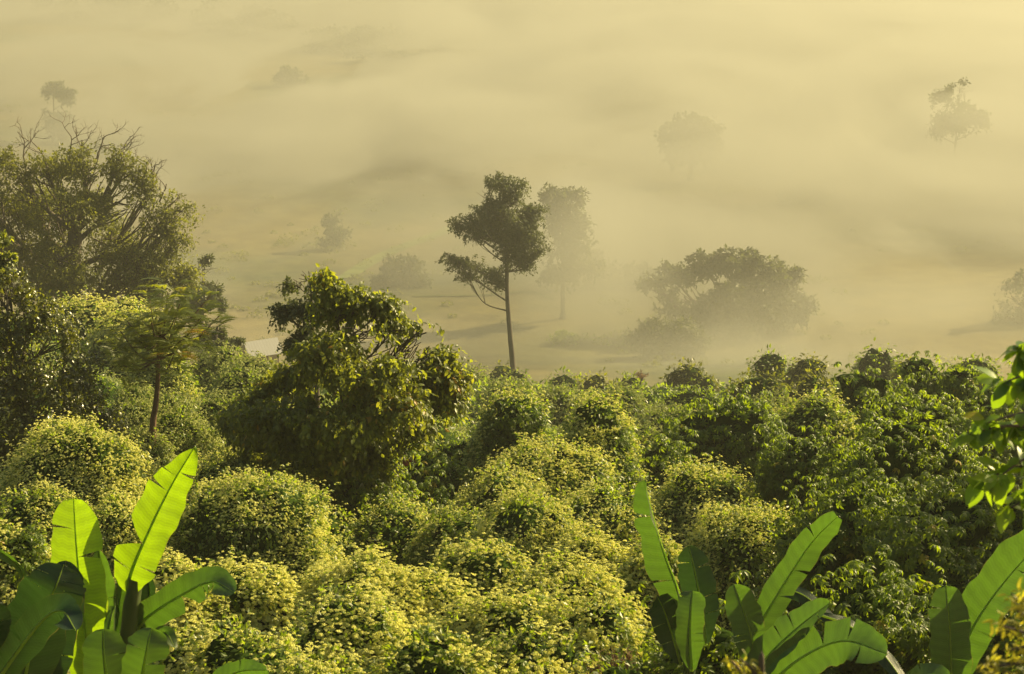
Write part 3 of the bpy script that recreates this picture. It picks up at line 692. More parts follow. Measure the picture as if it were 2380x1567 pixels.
mound('leafy shrub half hidden by the near overhanging leaves', 2310, 915, 85, 58, 'G', group=gR)
mound('tall dark wall of long leaves at lower right, upper part', 2130, 1030, 170, 44, 'G', group=gR)
mound('dark wall of long leaves behind the long leaning banana leaf', 1990, 1150, 150, 36, 'G', group=gR, dens=1.3)
mound('dark wall of long leaves behind the lower right banana plant', 2190, 1175, 150, 34, 'G', group=gR, dens=1.3)
mound('dark leafy mass at the right frame edge above the banana leaf', 2370, 1150, 120, 35, 'G', group=gR)
mound('shaded leafy shrub low between the two right banana plants', 2060, 1380, 130, 28.5, 'G', group=gR)
mound('shaded leafy shrub at the bottom under the leaning banana leaves', 1880, 1480, 120, 28, 'G', group=gR)
mound('shaded leafy shrub in the lower right corner', 2330, 1400, 110, 27.5, 'G', group=gR)
gM = 'vine mounds of the middle slope'
mound('pale blossom mounds seen beneath the draped tree, nearest one', 930, 1000, 85, 60, 'F', group=gM)
mound('pale vine mound behind the draped tree at its left foot', 690, 960, 70, 66, 'F', group=gM)
mound('clipped looking vine block right of the feathery sapling stem', 420, 968, 70, 62, 'P', group=gM)
mound('small round vine ball left of the feathery sapling stem', 318, 893, 38, 74, 'P', group=gM)
mound('vine mound leaning against the feathery sapling stem', 320, 935, 45, 68, 'P', group=gM)
mound('vine mound right of the feathery sapling stem', 400, 925, 45, 69, 'P', group=gM)
mound('vine mound between the sapling and the draped tree', 505, 925, 60, 72, 'P', group=gM)
mound('vine mound below the sapling, on the dark bush side', 330, 1000, 50, 60, 'P', group=gM)
mound('vine hump below the hut, left of the pair', 520, 815, 48, 100, 'P', group=gM)
mound('vine hump below the hut, right of the pair', 585, 830, 44, 94, 'P', group=gM)
mound('flat vine hump in the grass below the hut', 560, 868, 70, 84, 'P', group=gM)
mound('yellow green blossom bank under the great spreading tree', 200, 703, 110, 105, 'F', group=gM)
mound('blossom hump under the great spreading tree at its right', 300, 735, 70, 98, 'F', group=gM)
mound('pale blossom hump behind the feathery sapling crown', 370, 742, 30, 90, 'F', group=gM)
gS = 'bushes along the far edge of the slope'
mound('dark round bush at the foot of the lone tree', 1165, 852, 30, 150, 'D', group=gS)
mound('small dark bush right of the lone tree foot', 1200, 862, 26, 148, 'D', group=gS)
mound('low vine bush on the skyline left of the lone tree', 1095, 862, 40, 138, 'P', group=gS)
mound('low dark bush on the skyline right of the lone tree', 1310, 874, 40, 143, 'D', group=gS)
mound('low green bush in the middle of the skyline', 1385, 872, 32, 140, 'D', group=gS)
mound('low green bush on the skyline under the bare little treetop', 1465, 878, 40, 141, 'D', group=gS)
mound('dark skyline thicket where the slope starts to rise', 1610, 848, 52, 138, 'D', group=gS)
mound('higher dark skyline thicket with a pointed top', 1795, 822, 44, 130, 'D', group=gS)
mound('dark skyline thicket right of the pointed one', 1885, 832, 46, 127, 'D', group=gS)
mound('hazy green thicket on the skyline above the knobbed shrub', 2035, 812, 48, 132, 'D', group=gS)
mound('hazy green thicket on the skyline behind the leafy shrubs', 2120, 830, 34, 126, 'D', group=gS)
mound('hazy dark thicket on the skyline near the right frame edge', 2270, 832, 55, 124, 'D', group=gS)
mound('olive mound with tan blossom in the middle of the right slope', 1445, 905, 55, 100, 'P', group=gS)
mound('round olive vine ball right of the sunlit vine column', 1490, 990, 40, 76, 'P', group=gS)
mound('long olive vine mound left of the drooping leaf shrub', 1560, 955, 75, 84, 'P', group=gS)
mound('olive green vine mound behind the drooping leaf shrub', 1790, 935, 75, 86, 'P', group=gS)
mound('green thicket patched with yellow leaves on the right slope', 1760, 880, 85, 104, 'D', group=gS)
mound('dark green thicket below the dark skyline thicket', 1620, 905, 75, 108, 'D', group=gS)
mound('dark green thicket between the skyline thickets and the knobbed shrub', 1900, 880, 70, 100, 'D', group=gS)
mound('low vine mound behind the tall blossom topped column', 1190, 895, 70, 110, 'P', group=gS)
mound('low vine mound behind and between the two tall columns', 1300, 905, 60, 104, 'P', group=gS)

# ------------------------------------------------------------------ continuous vine cover between the shrubs (nobody could count it)
nd = 420; yy = 20 + 152 * rng.random(nd) ** .9; xx = (rng.random(nd) * 2 - 1) * (.275 * yy + 7)
rr_ = rng.uniform(.8, 1.5, nd) * (.75 + yy / 90); hh = np.minimum(rr_ * rng.uniform(.45, .8, nd), rng.uniform(.7, 1.3, nd)); hh = np.where(yy < 30, hh * .6, hh)
def cover(x, y):
    z = np.zeros(len(x)); b = T(x, y)
    for s0 in range(0, len(x), 20000):
        xs_, ys_ = x[s0:s0 + 20000, None], y[s0:s0 + 20000, None]
        q = 1 - ((xs_ - xx) ** 2 + (ys_ - yy) ** 2) / rr_ ** 2
        z[s0:s0 + 20000] = (hh * np.sqrt(np.clip(q, 0, 1))).max(1)
    p = np.stack([x, y, 0 * x], -1)
    return b + .15 + z + .42 * fbm(p * .6, 41, 4)
gx = np.arange(-55, 56, .45); gy = np.concatenate([np.arange(-4, 60, .4), np.arange(60, 188, .8)])
X, Y = np.meshgrid(gx, gy, indexing='ij'); Zc = cover(X.ravel(), Y.ravel()) - .34
Zc = Zc - 2.5 * sm(Y.ravel(), 170, 186) - 1.5 * (1 - sm(Y.ravel(), 8, 18))
G = Geo(); ny = len(gy); i, j = np.meshgrid(np.arange(len(gx) - 1), np.arange(ny - 1), indexing='ij')
G.add(np.stack([X.ravel(), Y.ravel(), Zc], -1), np.stack([i * ny + j, (i + 1) * ny + j, (i + 1) * ny + j + 1, i * ny + j + 1], -1).reshape(-1, 4), 0, .5, True)
def coverpts(n):
    y = 19 + (176 - 19) * rng.random(n); s = np.maximum(1, y / 42); k = rng.random(n) < (.26 * y + 6) / 47 / s ** 2
    y = y[k]; s = s[k]; x = (rng.random(len(y)) * 2 - 1) * (.27 * y + 6); z = cover(x, y); e = .25
    N = nrm(np.stack([-(cover(x + e, y) - z) / e, -(cover(x, y + e) - z) / e, np.ones(len(x))], -1)); return np.stack([x, y, z], -1), N, s
P, N, s = coverpts(1100000); P = P - N * (rng.uniform(0, .12, len(P)) * s)[:, None]
ax = N * .6 + rdir(len(P)) * .5 + np.array([0, 0, -.4]); A, B, C_ = frames(ax, N * .7 + np.array([0, 0, .6]) + rdir(len(P)) * .35)
V, F = inst(LEAF2[0], LEAF2[1], P, A, B, C_, .125 * s * rng.uniform(.65, 1.25, len(P))); G.add(V, F, 1, np.repeat(rng.random(len(P)), 2))
P, N, s = coverpts(1500000); pt = fbm(P * .35, 55, 2); k = (pt + rng.random(len(P)) * .8 > .25) & (P[:, 1] < 105 - 60 * sm(P[:, 0], 2, 25) + 20 * pt)
P, N, s, pt = P[k], N[k], s[k], pt[k]; P = P + N * (rng.uniform(0, .09, len(P)) * s)[:, None]
Za = nrm(N * .45 + np.array([0, 0, .9]) + rdir(len(P)) * .25); Xa = nrm(np.cross(Za, rdir(len(P)))); Ya = np.cross(Za, Xa)
V, F = inst(PUFF_S[0], PUFF_S[1], P, Xa, Ya, Za, .07 * s * rng.uniform(.6, 1.25, len(P))); G.add(V, F, 2, np.repeat(np.clip(.5 + .5 * pt, 0, 1), len(PUFF_S[1])))
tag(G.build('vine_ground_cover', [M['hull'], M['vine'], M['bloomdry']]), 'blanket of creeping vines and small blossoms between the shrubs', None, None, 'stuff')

# long grass in the clearing below the hut
P = []; 
for _ in range(5200):
    q = at(rng.uniform(470, 660), rng.uniform(835, 905), rng.uniform(84, 112)); P.append([q[0], q[1], 0])
P = np.array(P); P[:, 2] = cover(P[:, 0], P[:, 1]) - .1
A, B, C_ = frames(rdir(len(P)) * .35 + np.array([0, 0, 1.]), rdir(len(P)))
g = Geo(); V, F = inst(np.array([[-.03, 0, 0], [.03, 0, 0], [.02, .6, .05], [0, 1, .2], [-.02, .6, .05]]), [[0, 1, 2, 3, 4]], P, A, B, C_, rng.uniform(.5, 1.1, len(P))); g.add(V, F, 0, rng.random(len(P)))
tag(g.build('long_grass', M['fresh']), 'long green grass in the clearing below the hut', None, None, 'stuff')

# dead grass tangle and red stalks
def tuft(name, label, cat, u, v, D, wpx, hpx, n, mat, lean, thick=.012, group=None):
    c = at(u, v + hpx, D); g = Geo(); k = D / FPX
    root = None
    for _ in range(n):
        a = np.array([c[0] + rng.normal() * wpx * .3 * k, c[1] + rng.uniform(-.6, .6), c[2] - .3]); L_ = hpx * k * rng.uniform(.5, 1.15)
        d = nrm(np.array([rng.normal() * lean, rng.normal() * lean, 1])); b = a + d * L_ * .6; e = b + nrm(d + np.array([rng.normal() * lean * 1.6, rng.normal() * lean, -lean * .9])) * L_ * .5
        V, F = tube(curve([a, b, e], 5), np.linspace(thick, thick * .3, 5), 4); g.add(V, F, 0, rng.random())
    return tag(g.build(name, M[mat]), label, cat, group)
tuft('dead_grass', 'tangle of dead reddish brown grass beside the right banana plants', 'dead grass', 1455, 1478, 27.2, 150, 80, 420, 'straw', .55)
tuft('red_stalks', 'row of upright red brown stalks between the draped tree and the green bush', 'stalks', 958, 1045, 58.5, 75, 34, 160, 'redstalk', .12, .02)
mound('dark tangle of dead leaves under the brown grass', 1455, 1540, 120, 26.5, 'D', group='low tangles at the bottom', cat='thicket')

# ------------------------------------------------------------------ trees of the middle ground
tree('spreading_tree', 'great old spreading tree at left with bare twigs above an olive crown', 'tree', 142,
     [(165, 720), (165, 650), (170, 590), (174, 540)],
     [(30, 400, 60, 55), (110, 400, 60, 50), (200, 385, 75, 50), (290, 400, 50, 50), (60, 480, 80, 55, 2), (170, 470, 90, 50, -2), (270, 470, 80, 50), (350, 440, 40, 35),
      (408, 490, 45, 42), (375, 525, 60, 40), (425, 545, 30, 30), (-60, 450, 80, 90), (-60, 580, 90, 80), (40, 570, 90, 60), (150, 580, 90, 55, -3), (250, 570, 90, 55, 2), (330, 600, 80, 50),
      (60, 640, 90, 40), (170, 640, 100, 40, -3), (290, 640, 90, 38), (390, 630, 55, 45), (110, 520, 80, 50, 3), (330, 680, 70, 28), (420, 650, 40, 35)],
     None, .25, 95000, M['olive'], trunk_r=(.85, .5), group='trees on the slope', gap=-.10, sub=18, spread=.5, spray=1.1, limb_r=.24, rise=1.0,
     bare=[(60, 400, 40, 280), (110, 390, 95, 280), (160, 380, 170, 270), (225, 370, 240, 275), (200, 390, 150, 290), (280, 390, 285, 310), (330, 430, 345, 340), (350, 440, 392, 390), (370, 470, 400, 400),
           (20, 400, 0, 320), (310, 420, 300, 330), (390, 480, 440, 450), (250, 380, 290, 300), (355, 430, 370, 350)])
tree('dark_tree', 'dark blue green tree peeking out behind the right of the great spreading tree', 'tree', 165, [(468, 830), (468, 740), (472, 660)],
     [(470, 625, 40, 32), (490, 670, 42, 38), (455, 690, 50, 50), (500, 705, 30, 25)], None, .34, 9000, M['grey'], trunk_r=(.4, .12), group='trees on the slope')
tree('dark_tree', 'lower dark tree between the great tree and the hut', 'tree', 125, [(500, 850), (500, 800), (505, 760)],
     [(500, 770, 40, 25), (528, 795, 36, 18), (480, 800, 36, 30), (545, 800, 22, 12), (520, 750, 22, 14)], None, .26, 5200, M['grey'], trunk_r=(.25, .08), group='trees on the slope', gap=-.25)
tree('lone_tree', 'tall slender lone tree with a bare trunk standing above the slope in the centre', 'tree', 168,
     [(1196, 900), (1190, 830), (1184, 760), (1179, 690), (1178, 620), (1176, 560), (1172, 500), (1170, 450)],
     [(1172, 435, 42, 26), (1130, 458, 26, 24), (1150, 480, 45, 30), (1205, 462, 42, 30), (1232, 500, 34, 36), (1115, 525, 42, 22), (1080, 520, 34, 20), (1180, 520, 50, 36, 1.2), (1228, 550, 38, 34),
      (1100, 548, 34, 14), (1185, 565, 36, 30), (1165, 500, 40, 34, -1), (1200, 545, 40, 34, -1), (1150, 540, 30, 26, 1), (1245, 590, 22, 18), (1215, 605, 34, 26), (1190, 600, 24, 24), (1110, 622, 44, 20), (1070, 612, 30, 16), (1045, 605, 16, 12), (1145, 640, 28, 16), (1165, 655, 18, 14), (1090, 645, 24, 9)],
     None, .23, 50000, M['grey'], trunk_r=(.28, .10), group='trees on the slope', gap=-.12, sub=16, spread=.7, spray=.45, limb_r=.075)
tree('vine_draped_tree', 'big tree draped in large leaved vines left of centre with its top leaning left', 'tree', 50,
     [(815, 1200), (812, 1100), (800, 1000), (795, 900), (790, 800), (775, 700)],
     [(764, 640, 18, 14), (768, 650, 18, 14), (772, 668, 24, 18), (800, 688, 36, 18), (850, 700, 40, 20), (900, 712, 30, 16), (790, 730, 44, 34), (850, 750, 60, 36, -1), (915, 765, 45, 30), (965, 778, 34, 22), (780, 800, 70, 44, -1),
      (880, 830, 90, 44, -1.5), (975, 830, 55, 34), (945, 800, 60, 40), (1000, 835, 50, 34), (1030, 862, 44, 26), (1055, 890, 26, 24), (1010, 920, 45, 34), (1040, 930, 26, 24), (900, 890, 80, 40, -2), (845, 1100, 60, 34, -.5), (700, 1150, 60, 26, -.5), (800, 1165, 55, 24, -.5), (640, 1040, 60, 40), (715, 862, 48, 30), (655, 900, 48, 28), (600, 935, 42, 28), (680, 930, 90, 44, -1.5), (800, 920, 100, 50, -2),
      (920, 930, 70, 44, -1), (620, 985, 70, 40), (730, 1000, 90, 44, -1.5), (840, 1000, 80, 40), (940, 985, 50, 26), (590, 1040, 60, 36), (690, 1060, 80, 40, -1), (780, 1070, 60, 40), (560, 985, 36, 30), (600, 1085, 60, 34), (680, 1115, 70, 30, -1), (760, 1120, 50, 28), (860, 1060, 60, 28), (825, 1130, 50, 26), (745, 1150, 45, 22)],
     None, .155, 84000, M['drape'], trunk_r=(.12, .05), group='trees on the slope', gap=-.26, sub=20, spread=.6, spray=.48, tmpl=OVAL, droop=.75, limb_r=.05)
tree('grey_leaved_tree', 'grey leaved airy tree behind the top of the vine draped tree', 'tree', 62, [(735, 900), (728, 800), (725, 720), (722, 660)],
     [(715, 645, 40, 18), (690, 665, 26, 18), (735, 680, 40, 30), (690, 715, 36, 18), (665, 725, 18, 12), (740, 730, 30, 25), (725, 780, 30, 20), (700, 800, 26, 18)],
     None, .16, 9000, M['grey'], trunk_r=(.12, .03), group='trees on the slope', gap=-.2, spray=.4, sub=9, spread=.45)
tree('broad_bush', 'big dense bush at the left edge sparkling with sunlit glossy leaves', 'bush', 58,
     [(60, 1150), (60, 1000), (50, 850)],
     [(20, 690, 50, 45), (80, 730, 60, 40), (0, 780, 80, 60), (110, 790, 70, 50), (60, 860, 110, 60, -1), (160, 860, 60, 50), (0, 950, 100, 60), (120, 940, 100, 60, -1.5), (200, 930, 50, 50), (235, 1000, 50, 50),
      (160, 1020, 90, 50, -1.5), (50, 1040, 100, 60, -1), (270, 1060, 50, 40), (200, 1080, 90, 40), (15, 640, 30, 20), (-60, 850, 100, 150)],
     None, .13, 44000, M['dark'], trunk_r=(.3, .1), group='trees on the slope', gap=-.35, sub=18, spread=.5, tmpl=OVAL, droop=.4, spray=.5)
tree('leafy_treetop', 'small leafy top catching light at the left edge above the glossy bush', 'bush', 66, [(-20, 900), (-12, 700), (0, 600)],
     [(8, 560, 26, 14), (20, 600, 22, 14), (-10, 630, 40, 24)], None, .2, 900, M['drape'], trunk_r=(.1, .04), gap=-.6, tmpl=OVAL)
# unseen trees added outside the right edge to cast shade over the lower right
def shade_tree(label, x, y, h, r, n):
    z = float(T(x, y)); D_ = y
    def px(x_, z_): 
        yy_ = y; zc = (z_ - CZ); b_ = (zc / yy_ * _c + _s) / (_c - zc / yy_ * _s); t_ = yy_ / (_c + b_ * _s); return 1190 + x_ / t_ * FPX, 783.5 - b_ * FPX
    k_ = FPX / y; u0, v0 = px(x, z); tr_ = [px(x, z), px(x + .3, z + h * .4), px(x, z + h * .75)]
    cl = [(px(x + rng.normal() * r * .5, z + h * f)[0], px(x, z + h * f)[1], r * .45 * k_, r * .38 * k_, rng.normal() * r * .4) for f in (.38, .45, .52, .58, .62, .68, .72, .78, .82, .88, .93)]
    return tree('unseen_shade_tree', label, 'tree', y, tr_, cl, None, .26, n, M['green'], trunk_r=(.22, .08), group='unseen trees added for shade', gap=-.3, sub=14, spread=.6)
shade_tree('unseen tall tree added right of the dark wall of leaves to shade it', 24.5, 45, 15.5, 5.5, 26000)
shade_tree('unseen shorter tree added right of the low shrubs to shade them', 18.5, 37, 12.5, 4.2, 18000)

# feathery sapling
Ds = 60.0
tp = [at(355, 1010, Ds), at(362, 940, Ds), at(367, 880, Ds), at(368, 830, Ds), at(372, 760, Ds)]
tp = [np.array([tp[0][0], tp[0][1], float(T(tp[0][0], tp[0][1])) - .2])] + tp
root = empty('feathery_sapling', tp[0], 'slender sapling with reddish stem and feathery compound leaves in front of the great tree', 'sapling', 'trees on the slope')
g = Geo(); V, F = tube(curve(tp, 24), np.linspace(.13, .04, 24), 8); g.add(V, F, 0, .5, True); g.build('trunk', M['barkred'], root)
gb = Geo(); gf = Geo(); ends = []
for (u, v, dy) in [(280, 770, 0), (250, 800, 1), (310, 730, -1), (340, 700, .5), (390, 680, 0), (430, 690, -1), (470, 735, 0), (500, 750, 1), (440, 770, -1), (400, 740, 1.2), (340, 770, -1.2), (300, 830, -1), (450, 830, 1), (370, 720, -1.4), (480, 700, 1), (420, 800, -1.2), (270, 850, 1)]:
    a = at(367, rng.uniform(770, 880), Ds); e = at(u, v, Ds) + np.array([0, dy, 0]); B = curve([a, a * .45 + e * .55 + np.array([0, 0, -.25]), e], 9)
    V, F = tube(B, np.linspace(.045, .012, 9), 6); gb.add(V, F, 0, .5, True)
    for q in range(24):
        b = B[rng.integers(4, 9)] + rng.normal(size=3) * .20; az = rng.uniform(0, 2 * math.pi); ax = np.array([math.cos(az), math.sin(az), .25 + rng.normal() * .25])[None]
        A, B2, C_ = frames(ax, np.array([[0, 0, 1.]])); V, F = inst(FROND[0], FROND[1], b[None], A, B2, C_, rng.uniform(.55, .9)); gf.add(V, F, 0, rng.random())
gb.build('branches', M['barkred'], root); gf.build('fronds', M['drape'], root)

# small bare treetop on the skyline
tree('bare_little_tree', 'tiny bare pale treetop on the skyline in front of the fog bank', 'tree', 138, [(1488, 905), (1490, 880), (1491, 872)], [(1490, 872, 16, 6)], None, .14, 160, M['straw'], trunk_r=(.06, .02), sub=14, bare=[(1490, 885, 1480, 862), (1491, 885, 1502, 864)])

# ------------------------------------------------------------------ trees of the misty valley
gV = 'trees standing in the misty valley'
tree('misty_tree', 'tall misty tree with a tapering crown just right of the lone tree', 'tree', 240, [(1308, 710), (1308, 650), (1309, 580), (1310, 500)],
     [(1300, 455, 34, 22), (1335, 460, 22, 18), (1300, 490, 36, 25), (1325, 530, 46, 34), (1345, 580, 46, 34), (1310, 580, 44, 40), (1365, 610, 34, 24), (1300, 630, 32, 26)], None, .6, 13000, M['grey'], trunk_r=(.35, .15), group=gV, spray=1.2)
tree('misty_tree', 'great broad misty tree with a rounded crown right of centre', 'tree', 232, [(1690, 822), (1692, 760), (1695, 700)],
     [(1560, 640, 55, 25), (1520, 655, 40, 15), (1640, 615, 50, 30), (1710, 610, 55, 30), (1770, 640, 60, 34), (1830, 640, 36, 18), (1820, 690, 55, 44), (1740, 690, 80, 60, -2), (1650, 690, 80, 55, -2), (1590, 690, 60, 45), (1780, 745, 70, 40), (1690, 755, 80, 45, -2), (1620, 760, 60, 40), (1845, 720, 30, 30)],
     None, .60, 36000, M['grey'], trunk_r=(.6, .3), group=gV, gap=-.45, sub=9, spread=.5, spray=.9)
tree('misty_tree', 'lower misty dark bushy tree in front of the great broad one', 'tree', 216, [(1545, 860), (1545, 810), (1547, 780)],
     [(1550, 765, 70, 26), (1500, 790, 44, 24), (1590, 790, 44, 24), (1545, 805, 66, 28)], None, .45, 9000, M['grey'], trunk_r=(.25, .1), group=gV, spray=1.2)
tree('misty_tree', 'faint grey green mass left of the great broad misty tree', 'bush', 262, [(1420, 720), (1420, 680)],
     [(1400, 640, 50, 30), (1440, 670, 50, 36), (1410, 690, 50, 26), (1380, 600, 30, 25), (1470, 640, 40, 40)], None, .6, 9000, M['grey'], trunk_r=(.3, .15), group=gV, spray=1.2)
tree('misty_bush', 'faint low green bush in the mist below the tall misty tree', 'bush', 226, [(1345, 832), (1345, 810)],
     [(1330, 790, 40, 20), (1375, 800, 36, 18), (1350, 815, 50, 16)], None, .45, 4200, M['green'], trunk_r=(.2, .1), group=gV, spray=1.2)
tree('misty_bush', 'single round misty bush on the tan field left of the lone tree', 'bush', 262, [(945, 700), (945, 665)],
     [(935, 620, 40, 26), (965, 645, 40, 34), (900, 648, 38, 16), (945, 670, 46, 26)], None, .55, 7500, M['grey'], trunk_r=(.3, .15), group=gV, gap=-.5, spray=1.3)
tree('misty_bush', 'small faint upright bush far out on the field', 'bush', 300, [(775, 590), (775, 550)],
     [(772, 515, 16, 16), (782, 545, 22, 20), (768, 565, 18, 16)], None, .6, 1800, M['grey'], trunk_r=(.2, .1), group=gV, spray=1.2)
tree('misty_tree', 'large faint round crowned tree in the upper right mist', 'tree', 358, [(1605, 425), (1606, 370), (1608, 320)],
     [(1605, 285, 40, 26), (1640, 310, 34, 28), (1575, 315, 34, 28), (1600, 350, 60, 34), (1650, 345, 28, 28)], None, .85, 9000, M['grey'], trunk_r=(.5, .25), group=gV, gap=-.5, spray=1.3)
tree('misty_tree', 'tree at upper right rising clear of the fog with a ragged crown', 'tree', 345, [(2218, 430), (2218, 370), (2222, 320), (2226, 260)],
     [(2230, 206, 18, 14), (2200, 230, 24, 22), (2225, 250, 34, 28), (2190, 270, 22, 22), (2215, 290, 34, 22), (2262, 270, 26, 18), (2278, 282, 14, 10), (2180, 300, 16, 14), (2250, 245, 18, 12)],
     None, .6, 11000, M['grey'], trunk_r=(.3, .12), group=gV, gap=-.45, spread=.5, spray=1.3, bare=[(2240, 250, 2264, 200)])
tree('misty_tree', 'slim flat topped tree at upper left poking out of the fog', 'tree', 400, [(125, 330), (125, 270), (124, 220)],
     [(122, 200, 16, 10), (143, 215, 24, 16), (154, 232, 14, 12), (112, 212, 8, 8)], None, .65, 3000, M['grey'], trunk_r=(.22, .1), group=gV, gap=-.4, spray=1.1)
tree('misty_bush', 'fog wrapped undergrowth below the slim flat topped tree', 'bush', 398, [(122, 330), (122, 300)],
     [(105, 260, 18, 9), (125, 275, 32, 18), (135, 300, 34, 22)], None, .7, 2200, M['grey'], trunk_r=(.2, .1), group=gV, spray=1.2)
tree('misty_tree', 'tiered tree at the right frame edge in front of the pale mist', 'tree', 236, [(2385, 850), (2385, 780), (2384, 700), (2382, 650)],
     [(2375, 640, 18, 8), (2365, 665, 30, 10), (2350, 688, 34, 12), (2375, 710, 50, 22), (2350, 740, 40, 22), (2370, 790, 70, 36)], None, .5, 6500, M['grey'], trunk_r=(.35, .15), group=gV, spray=1.2)
tree('misty_tree', 'pair of ghostly crowns deep in the mist at right', 'tree', 330, [(1855, 500), (1855, 470)],
     [(1830, 455, 22, 18), (1870, 440, 34, 16), (1905, 450, 26, 16), (1860, 470, 50, 14)], None, .8, 3000, M['grey'], trunk_r=(.3, .15), group=gV, spray=1.2)
tree('misty_tree', 'ghostly tree on a fog bank at upper left centre', 'tree', 500, [(675, 235), (675, 200)],
     [(672, 168, 20, 14), (660, 185, 20, 16), (690, 190, 26, 18), (675, 210, 30, 16)], None, 1.0, 2600, M['grey'], trunk_r=(.4, .2), group=gV, spray=1.2)
tree('misty_tree', 'dim grove at the top of the valley left of centre', 'tree', 560, [(1020, 175), (1020, 150)],
     [(990, 130, 40, 14), (1030, 145, 36, 16), (850, 115, 60, 10), (920, 125, 50, 12)], None, 1.2, 4200, M['grey'], trunk_r=(.4, .2), group=gV, spray=1.2)
tree('misty_bush', 'faint scrub on the tan field at left of the small upright bush', 'bush', 380, [(500, 390), (500, 375)],
     [(480, 370, 60, 12), (560, 365, 50, 10), (430, 360, 30, 12)], None, .8, 3000, M['grey'], trunk_r=(.2, .1), group=gV, spray=1.2)

g = Geo()
for _ in range(46):
    k0 = rng.integers(0, 4); uu, vv, du = [(850, 120, 130), (300, 40, 300), (1050, 150, 60), (560, 75, 120)][k0]
    q = ground_at(uu + rng.normal() * du * .5, vv + rng.normal() * 8); r0 = rng.uniform(3, 6); n_ = 420
    o_ = rdir(n_) * (rng.random((n_, 1)) ** .4) * np.array([r0, r0, r0 * .75]) + q + np.array([0, 0, r0 * .6]); scatter_leaves(g, o_, nrm(o_ - q), 1.3, LEAF2, 0, .6, .2)
tag(g.build('far_woodland', M['grey']), 'dim patches of woodland seen through the mist at the top of the valley', None, None, 'stuff')

# low scrub and tussocks dotted over the valley fields
g = Geo()
for _ in range(900):
    D_ = 205 + 260 * rng.random() ** 1.3; x_ = (rng.random() * 2 - 1) * .30 * D_; z_ = float(T(x_, D_))
    if vnoise(np.array([[x_ / 28, D_ / 45, 0]]), 31)[0] + rng.random() * .5 < .12: continue
    r0 = rng.uniform(.25, .9) * (1.6 if rng.random() < .08 else 1); n_ = int(40 + 60 * r0)
    o_ = rdir(n_) * np.array([r0 * 1.3, r0 * 1.3, r0 * .6]) + [x_, D_, z_ + .25 * r0]; scatter_leaves(g, o_, nrm(o_ - [x_, D_, z_]), .38, LEAF2, 0, .6, .1)
tag(g.build('field_scrub', M['olive']), 'low scrub and grass tussocks dotted over the misty fields', None, None, 'stuff')

# ------------------------------------------------------------------ hut in the valley
Dh = 188.0
c = at(606, 822, Dh); gz = float(T(c[0], c[1])); k = Dh / FPX
root = empty('field_hut', (c[0], c[1], gz), 'small hut with a pale metal roof below the great tree', 'hut')
rt = at(600, 790, Dh)[2]; ev = at(600, 818, Dh)[2]; yaw = R(34); hw_, hl = 1.75, 1.15
def hutbox(g, x0, x1, y0, y1, z0, z1):
    V = np.array([[x, y, z] for z in (z0, z1) for (x, y) in ((x0, y0), (x1, y0), (x1, y1), (x0, y1))]); V = rotp(V); F = [[0, 3, 2, 1], [4, 5, 6, 7], [0, 1, 5, 4], [1, 2, 6, 5], [2, 3, 7, 6], [3, 0, 4, 7]]; g.add(V, F)
def rotp(V):
    V = np.array(V, float); X_ = V[:, 0] * math.cos(yaw) - V[:, 1] * math.sin(yaw) + c[0]; Y_ = V[:, 0] * math.sin(yaw) + V[:, 1] * math.cos(yaw) + c[1]; return np.stack([X_, Y_, V[:, 2]], -1)
g = Geo(); hutbox(g, -hw_ * .85, hw_ * .85, -hl * .8, hl * .8, gz - .4, ev + .05); g.build('wall', plainmat('bamboo_wall', (.16, .12, .07), (.25, .19, .11), 6, .9, .3), root)
g = Geo()
for (y0, y1, z0, z1) in ((-hl - .15, 0, ev - .1, rt), (0, hl + .15, rt, ev - .1)):
    n = 24; xsr = np.linspace(-hw_ - .1, hw_ + .1, n); V = []
    for i_, x_ in enumerate(xsr):
        o_ = .006 * (i_ % 2)
        V += [[x_, y0, z0 + o_], [x_, y1, z1 + o_], [x_, y1, z1 + o_ - .03], [x_, y0, z0 + o_ - .03]]
    F = []
    for i_ in range(n - 1):
        a = i_ * 4; F += [[a, a + 4, a + 5, a + 1], [a + 1, a + 5, a + 6, a + 2], [a + 3, a + 2, a + 6, a + 7], [a, a + 3, a + 7, a + 4]]
    g.add(rotp(V), F)
m, t = newmat('metal_roof'); p = t.nodes.new('ShaderNodeBsdfPrincipled'); p.inputs['Base Color'].default_value = (.30, .30, .285, 1); p.inputs['Metallic'].default_value = .0; p.inputs['Roughness'].default_value = .5
o = t.nodes.new('ShaderNodeOutputMaterial'); t.links.new(p.outputs[0], o.inputs[0]); g.build('roof', m, root)

